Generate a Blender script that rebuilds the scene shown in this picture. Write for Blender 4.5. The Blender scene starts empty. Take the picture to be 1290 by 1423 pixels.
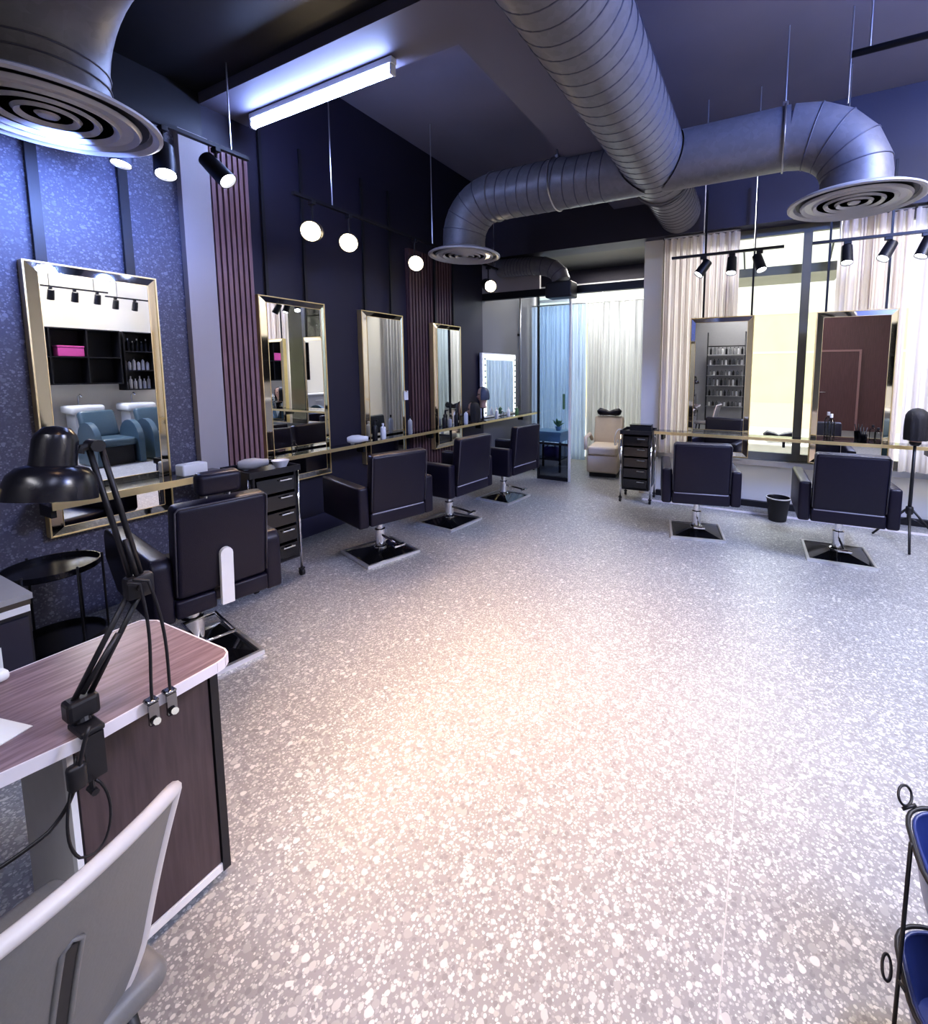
import bpy, bmesh, math, random
from mathutils import Vector, Matrix
random.seed(7)
PI = math.pi
S = bpy.context.scene
COL = S.collection

# ------------------------------------------------------------------ materials
def newmat(name):
    m = bpy.data.materials.new(name); m.use_nodes = True
    nt = m.node_tree
    return m, nt, nt.nodes['Principled BSDF'], nt.nodes.new, nt.links.new

def mat(name, col, rough=.5, metal=0., var=.06, scale=18., bump=0., bscale=120., coat=0., emit=None, estr=0., spec=.5):
    """principled surface whose colour and roughness wander a little with noise"""
    m, nt, b, N, L = newmat(name)
    tc = N('ShaderNodeTexCoord'); nz = N('ShaderNodeTexNoise')
    nz.inputs['Scale'].default_value = scale; nz.inputs['Detail'].default_value = 3
    L(tc.outputs['Object'], nz.inputs['Vector'])
    mx = N('ShaderNodeMix'); mx.data_type = 'RGBA'
    mx.inputs[6].default_value = tuple(c*(1-var) for c in col)+(1,)
    mx.inputs[7].default_value = tuple(min(1, c*(1+var)) for c in col)+(1,)
    L(nz.outputs['Fac'], mx.inputs[0]); L(mx.outputs[2], b.inputs['Base Color'])
    b.inputs['Roughness'].default_value = rough; b.inputs['Metallic'].default_value = metal
    b.inputs['Coat Weight'].default_value = coat
    b.inputs['Specular IOR Level'].default_value = spec
    if bump:
        n2 = N('ShaderNodeTexNoise'); n2.inputs['Scale'].default_value = bscale
        L(tc.outputs['Object'], n2.inputs['Vector'])
        bp = N('ShaderNodeBump'); bp.inputs['Strength'].default_value = bump; bp.inputs['Distance'].default_value = .01
        L(n2.outputs['Fac'], bp.inputs['Height']); L(bp.outputs['Normal'], b.inputs['Normal'])
    if emit:
        b.inputs['Emission Color'].default_value = tuple(emit)+(1,); b.inputs['Emission Strength'].default_value = estr
    return m

def terrazzo(name, base, chips, big, small, rough, amount=.55, coat=0.):
    m, nt, b, N, L = newmat(name)
    tc = N('ShaderNodeTexCoord')
    def layer(scale, thr, size, prev, pale):
        wob = N('ShaderNodeTexNoise'); wob.inputs['Scale'].default_value = scale*.8; wob.inputs['Detail'].default_value = 1
        L(tc.outputs['Object'], wob.inputs['Vector'])
        ad = N('ShaderNodeMix'); ad.data_type = 'RGBA'; ad.blend_type = 'ADD'; ad.inputs[0].default_value = .5/scale
        L(tc.outputs['Object'], ad.inputs[6]); L(wob.outputs['Color'], ad.inputs[7])
        v = N('ShaderNodeTexVoronoi'); v.inputs['Scale'].default_value = scale; v.feature = 'F1'
        L(ad.outputs[2], v.inputs['Vector'])
        sp = N('ShaderNodeSeparateColor'); L(v.outputs['Color'], sp.inputs[0])
        a = N('ShaderNodeMath'); a.operation = 'GREATER_THAN'; a.inputs[1].default_value = thr; L(sp.outputs[0], a.inputs[0])
        sz = N('ShaderNodeMath'); sz.operation = 'MULTIPLY_ADD'; sz.inputs[1].default_value = size*.6; sz.inputs[2].default_value = size*.5
        L(sp.outputs[1], sz.inputs[0])
        df = N('ShaderNodeMath'); df.operation = 'SUBTRACT'; L(sz.outputs[0], df.inputs[0]); L(v.outputs['Distance'], df.inputs[1])
        sm = N('ShaderNodeMath'); sm.operation = 'MULTIPLY'; sm.inputs[1].default_value = 14; sm.use_clamp = True; L(df.outputs[0], sm.inputs[0])
        k = N('ShaderNodeMath'); k.operation = 'MULTIPLY'; L(a.outputs[0], k.inputs[0]); L(sm.outputs[0], k.inputs[1])
        ramp = N('ShaderNodeValToRGB'); ramp.color_ramp.interpolation = 'CONSTANT'
        els = ramp.color_ramp.elements
        for i, c in enumerate(pale):
            e = els[i] if i < 2 else els.new(i/len(pale))
            e.position = i/len(pale); e.color = tuple(c)+(1,)
        L(sp.outputs[2], ramp.inputs[0])
        mx = N('ShaderNodeMix'); mx.data_type = 'RGBA'
        L(k.outputs[0], mx.inputs[0]); L(ramp.outputs[0], mx.inputs[7])
        if prev is None: mx.inputs[6].default_value = tuple(base)+(1,)
        else: L(prev, mx.inputs[6])
        return mx.outputs[2]
    c = layer(small, 1-amount*1.1, .55, None, chips)
    c = layer((big*small)**.5, 1-amount*.9, .5, c, chips[::-1])
    c = layer(big, 1-amount*.6, .45, c, chips)
    L(c, b.inputs['Base Color']); b.inputs['Roughness'].default_value = rough; b.inputs['Coat Weight'].default_value = coat
    b.inputs['Coat Roughness'].default_value = .12
    return m

def glass(name, tint, gloss=.12, density=0.):
    """thin sheet: clear or tinted see-through with a glossy skin"""
    m, nt, b, N, L = newmat(name)
    nt.nodes.remove(b); out = nt.nodes['Material Output']
    t = N('ShaderNodeBsdfTransparent'); g = N('ShaderNodeBsdfGlossy'); fr = N('ShaderNodeFresnel'); mx = N('ShaderNodeMixShader')
    nz = N('ShaderNodeTexNoise'); nz.inputs['Scale'].default_value = 3
    cr = N('ShaderNodeMix'); cr.data_type = 'RGBA'
    cr.inputs[6].default_value = tuple(c*.97 for c in tint)+(1,); cr.inputs[7].default_value = tuple(tint)+(1,)
    L(nz.outputs['Fac'], cr.inputs[0]); L(cr.outputs[2], t.inputs['Color'])
    g.inputs['Roughness'].default_value = .02
    ml = N('ShaderNodeMath'); ml.operation = 'MULTIPLY'; ml.inputs[1].default_value = gloss*8; ml.use_clamp = True
    fr.inputs['IOR'].default_value = 1.3
    L(fr.outputs[0], ml.inputs[0]); L(ml.outputs[0], mx.inputs[0]); L(t.outputs[0], mx.inputs[1]); L(g.outputs[0], mx.inputs[2])
    L(mx.outputs[0], out.inputs['Surface'])
    return m

def cloth(name, col, through=.5, clear=.0, fold_shade=0.):
    """hanging fabric that lets light through"""
    m, nt, b, N, L = newmat(name)
    nt.nodes.remove(b); out = nt.nodes['Material Output']
    d = N('ShaderNodeBsdfDiffuse'); t = N('ShaderNodeBsdfTranslucent'); mx = N('ShaderNodeMixShader')
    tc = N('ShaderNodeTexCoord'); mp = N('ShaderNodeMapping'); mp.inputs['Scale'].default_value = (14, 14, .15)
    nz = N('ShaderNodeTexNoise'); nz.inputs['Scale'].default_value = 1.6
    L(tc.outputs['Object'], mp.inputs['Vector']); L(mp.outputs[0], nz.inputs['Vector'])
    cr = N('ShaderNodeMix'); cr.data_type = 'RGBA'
    cr.inputs[6].default_value = tuple(c*(.86-.42*fold_shade) for c in col)+(1,); cr.inputs[7].default_value = tuple(min(1, c*1.06) for c in col)+(1,)  # fold shade painted as darker vertical streaks in the fabric colour
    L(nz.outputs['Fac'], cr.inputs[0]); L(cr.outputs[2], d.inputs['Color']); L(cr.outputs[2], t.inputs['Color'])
    mx.inputs[0].default_value = through; L(d.outputs[0], mx.inputs[1]); L(t.outputs[0], mx.inputs[2])
    if clear:
        tr = N('ShaderNodeBsdfTransparent'); m2 = N('ShaderNodeMixShader'); m2.inputs[0].default_value = clear
        L(mx.outputs[0], m2.inputs[1]); L(tr.outputs[0], m2.inputs[2]); L(m2.outputs[0], out.inputs['Surface'])
    else: L(mx.outputs[0], out.inputs['Surface'])
    return m

def wood(name, c1, c2, axis=(1, 14, 14), rough=.4, scale=6):
    m, nt, b, N, L = newmat(name)
    tc = N('ShaderNodeTexCoord'); mp = N('ShaderNodeMapping'); mp.inputs['Scale'].default_value = axis
    nz = N('ShaderNodeTexNoise'); nz.inputs['Scale'].default_value = scale; nz.inputs['Detail'].default_value = 5
    L(tc.outputs['Object'], mp.inputs['Vector']); L(mp.outputs[0], nz.inputs['Vector'])
    rp = N('ShaderNodeValToRGB'); e = rp.color_ramp.elements
    e[0].position = .35; e[0].color = tuple(c1)+(1,); e[1].position = .65; e[1].color = tuple(c2)+(1,)
    L(nz.outputs['Fac'], rp.inputs[0]); L(rp.outputs[0], b.inputs['Base Color']); b.inputs['Roughness'].default_value = rough
    return m

def galvanised(name, col):
    """spiral-seamed sheet metal: patchy sheen"""
    m, nt, b, N, L = newmat(name)
    tc = N('ShaderNodeTexCoord')
    v = N('ShaderNodeTexVoronoi'); v.inputs['Scale'].default_value = 26; L(tc.outputs['Object'], v.inputs['Vector'])
    sp = N('ShaderNodeSeparateColor'); L(v.outputs['Color'], sp.inputs[0])
    mx = N('ShaderNodeMix'); mx.data_type = 'RGBA'
    mx.inputs[6].default_value = tuple(c*.92 for c in col)+(1,); mx.inputs[7].default_value = tuple(c*1.08 for c in col)+(1,)
    L(sp.outputs[0], mx.inputs[0]); L(mx.outputs[2], b.inputs['Base Color'])
    b.inputs['Metallic'].default_value = .15; b.inputs['Roughness'].default_value = .45
    return m

M = {}
M['floor'] = terrazzo('terrazzo_floor', (.235, .240, .255), [(.40, .405, .415), (.30, .305, .315), (.52, .525, .525), (.35, .355, .36), (.20, .203, .215), (.44, .445, .445)], 35, 110, .36, .85)
M['terr'] = terrazzo('terrazzo_wall', (.085, .085, .125), [(.12, .12, .17), (.20, .20, .26), (.10, .10, .14), (.15, .15, .20)], 34, 95, .5, .5)
M['navy'] = mat('navy_paint', (.018, .016, .034), .55, var=.15, scale=2)
M['ceil'] = mat('dark_ceiling_paint', (.20, .185, .235), .7, var=.12, scale=1.5)
M['soffit'] = mat('soffit_paint', (.045, .042, .065), .6, var=.1, scale=2)
M['beam'] = mat('beam_paint', (.13, .125, .17), .6, var=.08, scale=2)
M['black'] = mat('black_paint', (.012, .012, .016), .45, var=.2)
M['blackgloss'] = mat('black_gloss', (.008, .008, .010), .08, var=.2, coat=.5)
M['satin'] = mat('black_satin', (.012, .012, .018), .24, var=.2)
M['leather'] = mat('black_leather', (.010, .0088, .021), .36, var=.15, scale=40, bump=.12, bscale=260, spec=.35)
M['pipe'] = mat('leather_piping', (.07, .07, .09), .3, var=.1)
M['chrome'] = mat('chrome', (.82, .82, .84), .08, 1., var=.03)
M['steel'] = mat('brushed_steel', (.55, .55, .57), .3, 1., var=.08)
M['brightsteel'] = mat('polished_steel_trim', (.88, .88, .90), .28, .85, var=.03)
M['duct'] = galvanised('galvanised_duct', (.165, .16, .178))
M['ductdark'] = mat('duct_seam', (.10, .10, .13), .5, .3)
M['diffuser'] = mat('diffuser_white', (.46, .45, .47), .4, .1)
M['diffuserdark'] = mat('diffuser_gap', (.05, .05, .06), .6)
M['mirror'] = mat('mirror_silver', (.90, .91, .91), .006, 1., var=.005)
M['bevel'] = mat('bevelled_mirror_strip', (.88, .82, .68), .05, 1., var=.02)  # warm tint stands in for yellow surroundings mirrored in the border
M['gold'] = mat('gold_edge', (.90, .72, .38), .35, .8, var=.06)
M['cream'] = mat('cream_plaster', (.42, .39, .40), .6, var=.04, scale=3)
M['mauve'] = wood('mauve_wood_slat', (.20, .115, .125), (.29, .175, .185), (18, 18, .6), .5)
M['darkslat'] = wood('dark_wood_slat', (.075, .040, .046), (.12, .066, .072), (18, 18, .6), .5)
M['greywall'] = mat('grey_wall_paint', (.13, .13, .15), .6, var=.06, scale=2)
M['grey'] = mat('grey_laminate', (.36, .36, .37), .45, var=.05)
M['white'] = mat('white_plastic', (.82, .82, .83), .35, var=.03)
M['offwhite'] = mat('off_white_paint', (.78, .75, .68), .6, var=.03, scale=2)
M['paper'] = mat('paper', (.88, .88, .88), .7, var=.02)
M['bandedge'] = mat('pale_edge_band', (.78, .75, .80), .35, var=.03)
M['desktop'] = wood('desk_wood', (.17, .115, .125), (.31, .225, .24), (26, 2.2, 20), .28, 3.2)
M['deskpanel'] = wood('desk_dark_wood', (.060, .040, .045), (.085, .058, .062), (20, 20, 1.5), .4, 4)
M['shell'] = mat('grey_chair_shell', (.17, .165, .165), .45, var=.04, scale=6, bump=.05)
M['shelledge'] = mat('pale_chair_rim', (.62, .58, .575), .4, var=.04)
M['glass'] = glass('window_glass', (.97, .98, .97))
M['blueglass'] = glass('blue_tinted_glass', (.84, .91, .97), .2)
M['smoke'] = glass('smoked_glass', (.42, .44, .50), .2)
M['bottleglass'] = glass('clear_bottle', (.90, .92, .93), .25)
M['sheerpink'] = cloth('blush_sheer', (.92, .83, .80), .62, fold_shade=.4)
M['sheerlav'] = cloth('lavender_sheer', (.90, .85, .90), .62, fold_shade=.4)
M['sheerwhite'] = cloth('white_sheer', (.93, .93, .95), .5, fold_shade=1)
M['sheerblue'] = cloth('pale_blue_curtain', (.62, .73, .92), .6)
M['lampwarm'] = mat('warm_lamp_face', (1, .9, .7), .3, emit=(1, .80, .52), estr=60)
M['lampcool'] = mat('cool_lamp_face', (1, 1, 1), .3, emit=(.92, .94, 1), estr=22)
M['tube'] = mat('tube_light', (1, 1, 1), .3, emit=(.40, .52, 1), estr=75)
M['ledstrip'] = mat('led_border', (1, 1, 1), .3, emit=(.80, .97, 1), estr=1.6)
M['navyplastic'] = mat('navy_blue_plastic', (.028, .045, .17), .3, var=.1)
M['beige'] = mat('beige_upholstery', (.66, .56, .46), .55, var=.05)
M['hair'] = mat('dark_hair', (.014, .012, .014), .55, var=.3, scale=60, bump=.5, bscale=180)
M['skin'] = mat('practice_head_skin', (.55, .36, .28), .5, var=.05)
M['maroon'] = wood('maroon_panel', (.10, .045, .05), (.13, .06, .066), (10, 10, .6), .4)
M['teal'] = mat('teal_leather', (.06, .10, .13), .35, var=.12, scale=30)
M['porcelain'] = mat('porcelain', (.86, .88, .88), .12, var=.02, coat=.4)
M['pave'] = mat('outdoor_paving', (.70, .68, .62), .7, var=.1, scale=4)
M['facade'] = mat('outdoor_facade', (.84, .85, .78), .7, var=.05, scale=1)
M['peach'] = mat('peach_band', (.90, .74, .56), .7, var=.04)
M['leaf'] = mat('pale_foliage', (.74, .78, .50), .7, var=.12, scale=2)
M['blue'] = mat('blue_lacquer', (.16, .26, .36), .35, var=.08)
M['purple'] = mat('purple_fabric', (.12, .09, .25), .7, var=.1)
M['pink'] = mat('magenta_box', (.62, .10, .36), .5, var=.1)
M['amber'] = mat('amber_plastic', (.40, .24, .10), .3, var=.1)
M['green'] = mat('green_leaf', (.10, .22, .12), .6, var=.3)

# ------------------------------------------------------------------ mesh helpers
class B:
    def __init__(self): self.bm = bmesh.new()
    def _add(self, verts, faces, xf=None):
        vs = [self.bm.verts.new(xf @ Vector(v) if xf else v) for v in verts]
        for f in faces:
            try: self.bm.faces.new([vs[i] for i in f])
            except ValueError: pass
        return vs
    def box(self, x0, x1, y0, y1, z0, z1, xf=None, tx=0., ty=0.):
        """tx, ty narrow the top"""
        v = [(x0, y0, z0), (x1, y0, z0), (x1, y1, z0), (x0, y1, z0), (x0+tx, y0+ty, z1), (x1-tx, y0+ty, z1), (x1-tx, y1-ty, z1), (x0+tx, y1-ty, z1)]
        self._add(v, [(0, 3, 2, 1), (4, 5, 6, 7), (0, 1, 5, 4), (1, 2, 6, 5), (2, 3, 7, 6), (3, 0, 4, 7)], xf); return self
    def rbox(self, x0, x1, y0, y1, z0, z1, r=.02, seg=3, xf=None):
        t = bmesh.new(); bmesh.ops.create_cube(t, size=1)
        for v in t.verts: v.co = Vector(((x0+x1)/2+v.co.x*(x1-x0), (y0+y1)/2+v.co.y*(y1-y0), (z0+z1)/2+v.co.z*(z1-z0)))
        bmesh.ops.bevel(t, geom=list(t.edges), offset=r, segments=seg, profile=.5, affect='EDGES')
        if xf: bmesh.ops.transform(t, matrix=xf, verts=t.verts)
        me = bpy.data.meshes.new('t'); t.to_mesh(me); t.free(); self.bm.from_mesh(me); bpy.data.meshes.remove(me); return self
    def tube(self, pts, r, n=10, closed=False, cap=True):
        pts = [Vector(p) for p in pts]; k = len(pts); rs = r if isinstance(r, (list, tuple)) else [r]*k
        rings = []; prev = None
        for i, p in enumerate(pts):
            if closed: d = pts[(i+1) % k]-pts[i-1]
            else: d = pts[min(i+1, k-1)]-pts[max(i-1, 0)]
            d = d.normalized() if d.length > 1e-9 else Vector((0, 0, 1))
            if prev is None:
                a = Vector((0, 0, 1)) if abs(d.z) < .9 else Vector((1, 0, 0))
                u = d.cross(a).normalized()
            else: u = (prev-d*prev.dot(d)).normalized()
            prev = u; w = d.cross(u)
            rings.append([self.bm.verts.new(p+(u*math.cos(2*PI*j/n)+w*math.sin(2*PI*j/n))*rs[i]) for j in range(n)])
        m = k if closed else k-1
        for i in range(m):
            a, b = rings[i], rings[(i+1) % k]
            for j in range(n): self.bm.faces.new((a[j], a[(j+1) % n], b[(j+1) % n], b[j]))
        if cap and not closed:
            self.bm.faces.new(rings[0][::-1]); self.bm.faces.new(rings[-1])
        return self
    def lathe(self, prof, c=(0, 0, 0), n=24, xf=None, cap=True):
        rings = []
        for (r, z) in prof:
            ring = []
            for j in range(n):
                v = Vector((c[0]+r*math.cos(2*PI*j/n), c[1]+r*math.sin(2*PI*j/n), c[2]+z))
                ring.append(self.bm.verts.new(xf @ v if xf else v))
            rings.append(ring)
        for a, b in zip(rings, rings[1:]):
            for j in range(n): self.bm.faces.new((a[j], a[(j+1) % n], b[(j+1) % n], b[j]))
        if cap: self.bm.faces.new(rings[0][::-1]); self.bm.faces.new(rings[-1])
        return self
    def ring(self, c, R, r, n=40, m=8, xf=None):
        pts = [Vector((c[0]+R*math.cos(2*PI*i/n), c[1]+R*math.sin(2*PI*i/n), c[2])) for i in range(n)]
        if xf: pts = [xf @ p for p in pts]
        return self.tube(pts, r, m, closed=True)
    def prism(self, poly, z0, z1, xf=None):
        n = len(poly)
        v = [(x, y, z0) for x, y in poly]+[(x, y, z1) for x, y in poly]
        self._add(v, [tuple(range(n))[::-1], tuple(range(n, 2*n))]+[(i, (i+1) % n, n+(i+1) % n, n+i) for i in range(n)], xf); return self
    def grid(self, P):
        """P[i][j] points"""
        vs = [[self.bm.verts.new(p) for p in row] for row in P]
        for i in range(len(vs)-1):
            for j in range(len(vs[0])-1): self.bm.faces.new((vs[i][j], vs[i+1][j], vs[i+1][j+1], vs[i][j+1]))
        return self
    def build(self, name, m, parent=None, smooth=False, loc=None, normals=True):
        if normals: bmesh.ops.recalc_face_normals(self.bm, faces=self.bm.faces)
        me = bpy.data.meshes.new(name); self.bm.to_mesh(me); self.bm.free()
        me.materials.append(M[m] if isinstance(m, str) else m)
        if smooth:
            for p in me.polygons: p.use_smooth = True
            if smooth is not True and hasattr(me, 'set_sharp_from_angle'): me.set_sharp_from_angle(angle=math.radians(smooth))
        o = bpy.data.objects.new(name, me); COL.objects.link(o)
        if parent: o.parent = parent
        if loc: o.location = loc
        return o

def T(x=0, y=0, z=0): return Matrix.Translation((x, y, z))
def RX(a): return Matrix.Rotation(a, 4, 'X')
def RY(a): return Matrix.Rotation(a, 4, 'Y')
def RZ(a): return Matrix.Rotation(a, 4, 'Z')

def tag(o, label=None, cat=None, group=None, kind=None):
    if label: o['label'] = label
    if cat: o['category'] = cat
    if group: o['group'] = group
    if kind: o['kind'] = kind
    return o
def thing(name, label, cat, loc=(0, 0, 0), rz=0, group=None):
    o = bpy.data.objects.new(name, None); COL.objects.link(o)
    o.empty_display_size = .05; o.location = loc; o.rotation_euler = (0, 0, rz)
    return tag(o, label, cat, group)
def dup(root, loc, rz=0., label=None, group=None, scale=None):
    def cp(o, par):
        c = o.copy(); COL.objects.link(c); c.parent = par
        for ch in [x for x in KIDS.get(o.name, [])]: cp(ch, c)
        return c
    KIDS = {}
    def scan(o):
        KIDS[o.name] = list(o.children)
        for ch in o.children: scan(ch)
    scan(root)
    r = cp(root, None); r.location = loc; r.rotation_euler = (0, 0, rz)
    if scale: r.scale = scale
    if label: r['label'] = label
    if group: r['group'] = group
    return r
def struct(b, name, m, smooth=False):
    return tag(b.build(name, m, None, smooth), kind='structure')
def bez(p0, p1, p2, p3, n=14):
    p0, p1, p2, p3 = map(Vector, (p0, p1, p2, p3)); out = []
    for i in range(n+1):
        t = i/n; out.append(p0*(1-t)**3+p1*3*t*(1-t)**2+p2*3*t*t*(1-t)+p3*t**3)
    return out

# ------------------------------------------------------------------ camera (x right along the window wall, y along the left wall)
F, CX, CY = 640, 735, 580
cam = bpy.data.cameras.new('camera'); co = bpy.data.objects.new('camera', cam); COL.objects.link(co)
cam.sensor_width = 36; cam.sensor_fit = 'AUTO'; cam.lens = F*36/1423
cam.shift_x = -(CX-645)/1423; cam.shift_y = (CY-711.5)/1423
cam.clip_start = .03
pitch = math.atan(65/640); yaw = math.atan(330/640*math.cos(pitch))
co.location = (0, 0, 1.6); co.rotation_euler = (PI/2-pitch, 0, yaw)
S.camera = co

# ------------------------------------------------------------------ room shell
XW, YW, YB, XR, YR, ZC = -3.9, 6.0, 7.65, 3.7, -3.5, 4.3
struct(B().box(-4.1, 3.9, YR-.2, 7.9, -.1, 0), 'floor', 'floor')
struct(B().box(-3.9, -1.35, YR, 2.149, 3.68, ZC), 'ceiling_near', 'black')
struct(B().box(-.034, -.030, YR, 5.5, -.001, .0008), 'trim_9', 'grey')              # joint line in the terrazzo
struct(B().box(-4.1, 3.9, YR-.2, 7.9, ZC, ZC+.15), 'ceiling', 'ceil')
struct(B().box(XW-.2, XW, YR, 1.96, 0, 3.32), 'wall_left', 'terr')
struct(B().box(XW-.2, XW+.06, 1.96, 2.16, 0, 3.34), 'trim_1', 'cream')               # pale pillar strip
struct(B().box(XW-.2, XW, 2.16, 6.05, 0, ZC), 'wall_left_dark', 'navy')
struct(B().box(XW-.2, XW, YR, 2.16, 3.32, ZC), 'wall_left_upper', 'black')
struct(B().box(XW-.2, XW, 6.05, YB+.2, 0, ZC), 'wall_left_far', 'greywall')
struct(B().box(XW, XW+.03, 2.5, 6.0, 0, .18), 'baseboard_left', mat('navy_baseboard', (.05, .05, .115), .4))
struct(B().box(XR, XR+.2, YR, 6.2, 0, ZC), 'wall_right', 'offwhite')
struct(B().box(-4.1, .9, YR-.2, YR, 0, ZC), 'wall_rear', 'grey')
struct(B().box(.9, 3.9, YR-.2, YR, 0, ZC), 'wall_rear_panel', 'maroon')
# slatted cladding: one panel of ribs each
b = B().box(XW, XW+.02, 2.17, 2.47, .02, 3.34)
for i in range(7): y = 2.175+i*.043; b.box(XW+.02, XW+.055, y, y+.028, .02, 3.34)
struct(b, 'trim_2', 'mauve')
b = B().box(XW, XW+.02, 4.36, 5.26, .02, 3.05)
for i in range(16): y = 4.37+i*.056; b.box(XW+.02, XW+.055, y, y+.034, .02, 3.05)
struct(b, 'trim_3', 'darkslat')
# overhead: pale L-shaped dropped beam, long soffit in front of the window wall
b = B(); b.prism([(-3.9, 2.15), (-1.0, 2.15), (-1.0, 6.0), (-1.78, 6.0), (-1.78, 2.52), (-3.9, 2.52)], 3.6, ZC)
struct(b, 'ceiling_beam', 'beam')
struct(B().box(XW, XR, 5.8, 6.15, 3.2, ZC), 'trim_4', 'soffit')
b = B().box(XW, -1.2, 6.05, 6.13, 2.66, 2.76)
struct(b, 'trim_5', 'black')
struct(B().box(XW, -2.93, 6.05, 6.1, 2.76, 3.2), 'wall_front_panel', 'cream')
struct(B().box(-1.2, XR, 5.98, 6.2, 0, .5), 'wall_front_low', 'offwhite')
struct(B().box(-1.2, XR, 5.92, 6.22, .5, .56), 'trim_6', 'steel')
struct(B().box(-1.2, XR, 5.93, 5.98, 0, .07), 'baseboard_front', 'black')
struct(B().box(-1.3, XR, 5.62, 5.66, 0, .012), 'trim_7', 'bandedge')
struct(B().box(-1.42, -1.2, 5.95, 6.2, 0, ZC), 'trim_8', 'offwhite')                    # column beside the opening
# annex beyond the glass front
struct(B().box(-1.42, -1.25, 6.2, YB+.2, 0, ZC), 'wall_annex', 'offwhite')
struct(B().box(XW, -1.25, 6.16, YB+.2, 3.35, 3.5), 'ceiling_annex', 'black')
struct(B().box(XW, -1.25, YB+.12, YB+.2, 3.12, 3.4), 'wall_annex_top', 'navy')
# window frames
def window(name, x0, x1, y, z0, z1, xs, zs, w=.05, m='steel', g='glass'):
    root = thing(name, None, None, (0, 0, 0)); tag(root, kind='structure')
    b = B()
    for x in (x0, x1-w): b.box(x, x+w, y, y+.06, z0, z1)
    for x in xs: b.box(x-w/2, x+w/2, y, y+.06, z0+w, z1-w)
    for z in [z0, z1-w]: b.box(x0+w, x1-w, y+.001, y+.059, z, z+w)
    ed = [x0+w]+sum([[x-w/2, x+w/2] for x in sorted(xs)], [])+[x1-w]
    for z in zs:
        for a, c in zip(ed[::2], ed[1::2]): b.box(a, c, y+.001, y+.059, z-w/2, z+w/2)
    b.build('window_frame', m, root)
    B().box(x0+w/2, x1-w/2, y+.028, y+.034, z0+w/2, z1-w/2).build('window_pane', g, root)
    return root
M['framegrey'] = mat('olive_grey_frame', (.16, .16, .14), .4)
window('window_1', -1.2, XR, 6.03, .56, 3.2, [.345, 2.0], [], .085, 'framegrey')
window('window_2', -3.85, -1.42, YB+.14, .0, 3.12, [-2.6], [2.86], .05, 'white')
# the tinted glass door leaf and its clear neighbour opening
d = thing('door_1', None, None); tag(d, kind='structure')
B().box(-2.95, -2.48, 6.075, 6.09, .55, 2.64).build('door_leaf', 'blueglass', d); B().box(-2.95, -2.48, 6.076, 6.089, .05, .52).build('lower_leaf', 'smoke', d)
b = B().box(-2.475, -2.45, 6.06, 6.105, 0, 2.66)
b.build('door_edge', 'white', d)
b = B().box(-2.95, -2.48, 6.065, 6.1, 0, .05).box(-2.95, -2.48, 6.072, 6.094, .52, .55).box(-2.97, -2.95, 6.06, 6.1, 0, 2.66); b.build('door_rail', 'black', d)
B().rbox(-2.555, -2.525, 6.03, 6.06, 1.05, 1.27, .008).box(-2.545, -2.535, 6.06, 6.075, 1.07, 1.10).box(-2.545, -2.535, 6.06, 6.075, 1.22, 1.25).build('door_handle', 'green', d)

# ------------------------------------------------------------------ curtains
def curtain(name, label, m, x0, x1, y, z0, z1, folds, depth, rod=True, group=None):
    root = thing(name, label, 'curtain', ((x0+x1)/2, y, z0), 0, group)
    n = folds*8; P = []
    ph = random.random()*6
    for i in range(n+1):
        t = i/n; row = []
        for k in range(7):
            s = k/6
            a = 2*PI*folds*t+ph+.35*math.sin(7*t+ph)
            dx = .010*math.sin(3*a+s*2)
            row.append(((t-.5)*(x1-x0)+dx, depth*(math.sin(a)+.35*math.sin(2.3*a+1.5*s))*(.75+.35*s*(1-s)), (z1-z0)*(1-s)))
        P.append(row)
    B().grid(P).build('drape', m, root, True, normals=False)
    if rod: B().tube([(-(x1-x0)/2, 0, z1-z0+.015), ((x1-x0)/2, 0, z1-z0+.015)], .012, 8).build('curtain_rail', 'steel', root)
    return root
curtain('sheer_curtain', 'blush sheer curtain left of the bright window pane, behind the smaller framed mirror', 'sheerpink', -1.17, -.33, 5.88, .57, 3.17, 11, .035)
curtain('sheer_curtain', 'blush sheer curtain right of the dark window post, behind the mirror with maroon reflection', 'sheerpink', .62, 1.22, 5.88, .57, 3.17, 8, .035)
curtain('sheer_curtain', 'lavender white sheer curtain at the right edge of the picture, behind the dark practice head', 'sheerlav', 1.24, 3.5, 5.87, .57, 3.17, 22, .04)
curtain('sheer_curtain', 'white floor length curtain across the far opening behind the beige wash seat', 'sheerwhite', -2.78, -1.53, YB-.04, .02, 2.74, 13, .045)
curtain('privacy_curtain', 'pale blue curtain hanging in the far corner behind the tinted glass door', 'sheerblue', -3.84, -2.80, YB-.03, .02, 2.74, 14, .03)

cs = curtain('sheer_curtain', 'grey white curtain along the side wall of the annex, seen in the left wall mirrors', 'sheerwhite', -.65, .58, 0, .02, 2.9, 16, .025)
cs.location = (-1.475, 6.90, .02); cs.rotation_euler.z = PI/2
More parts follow.
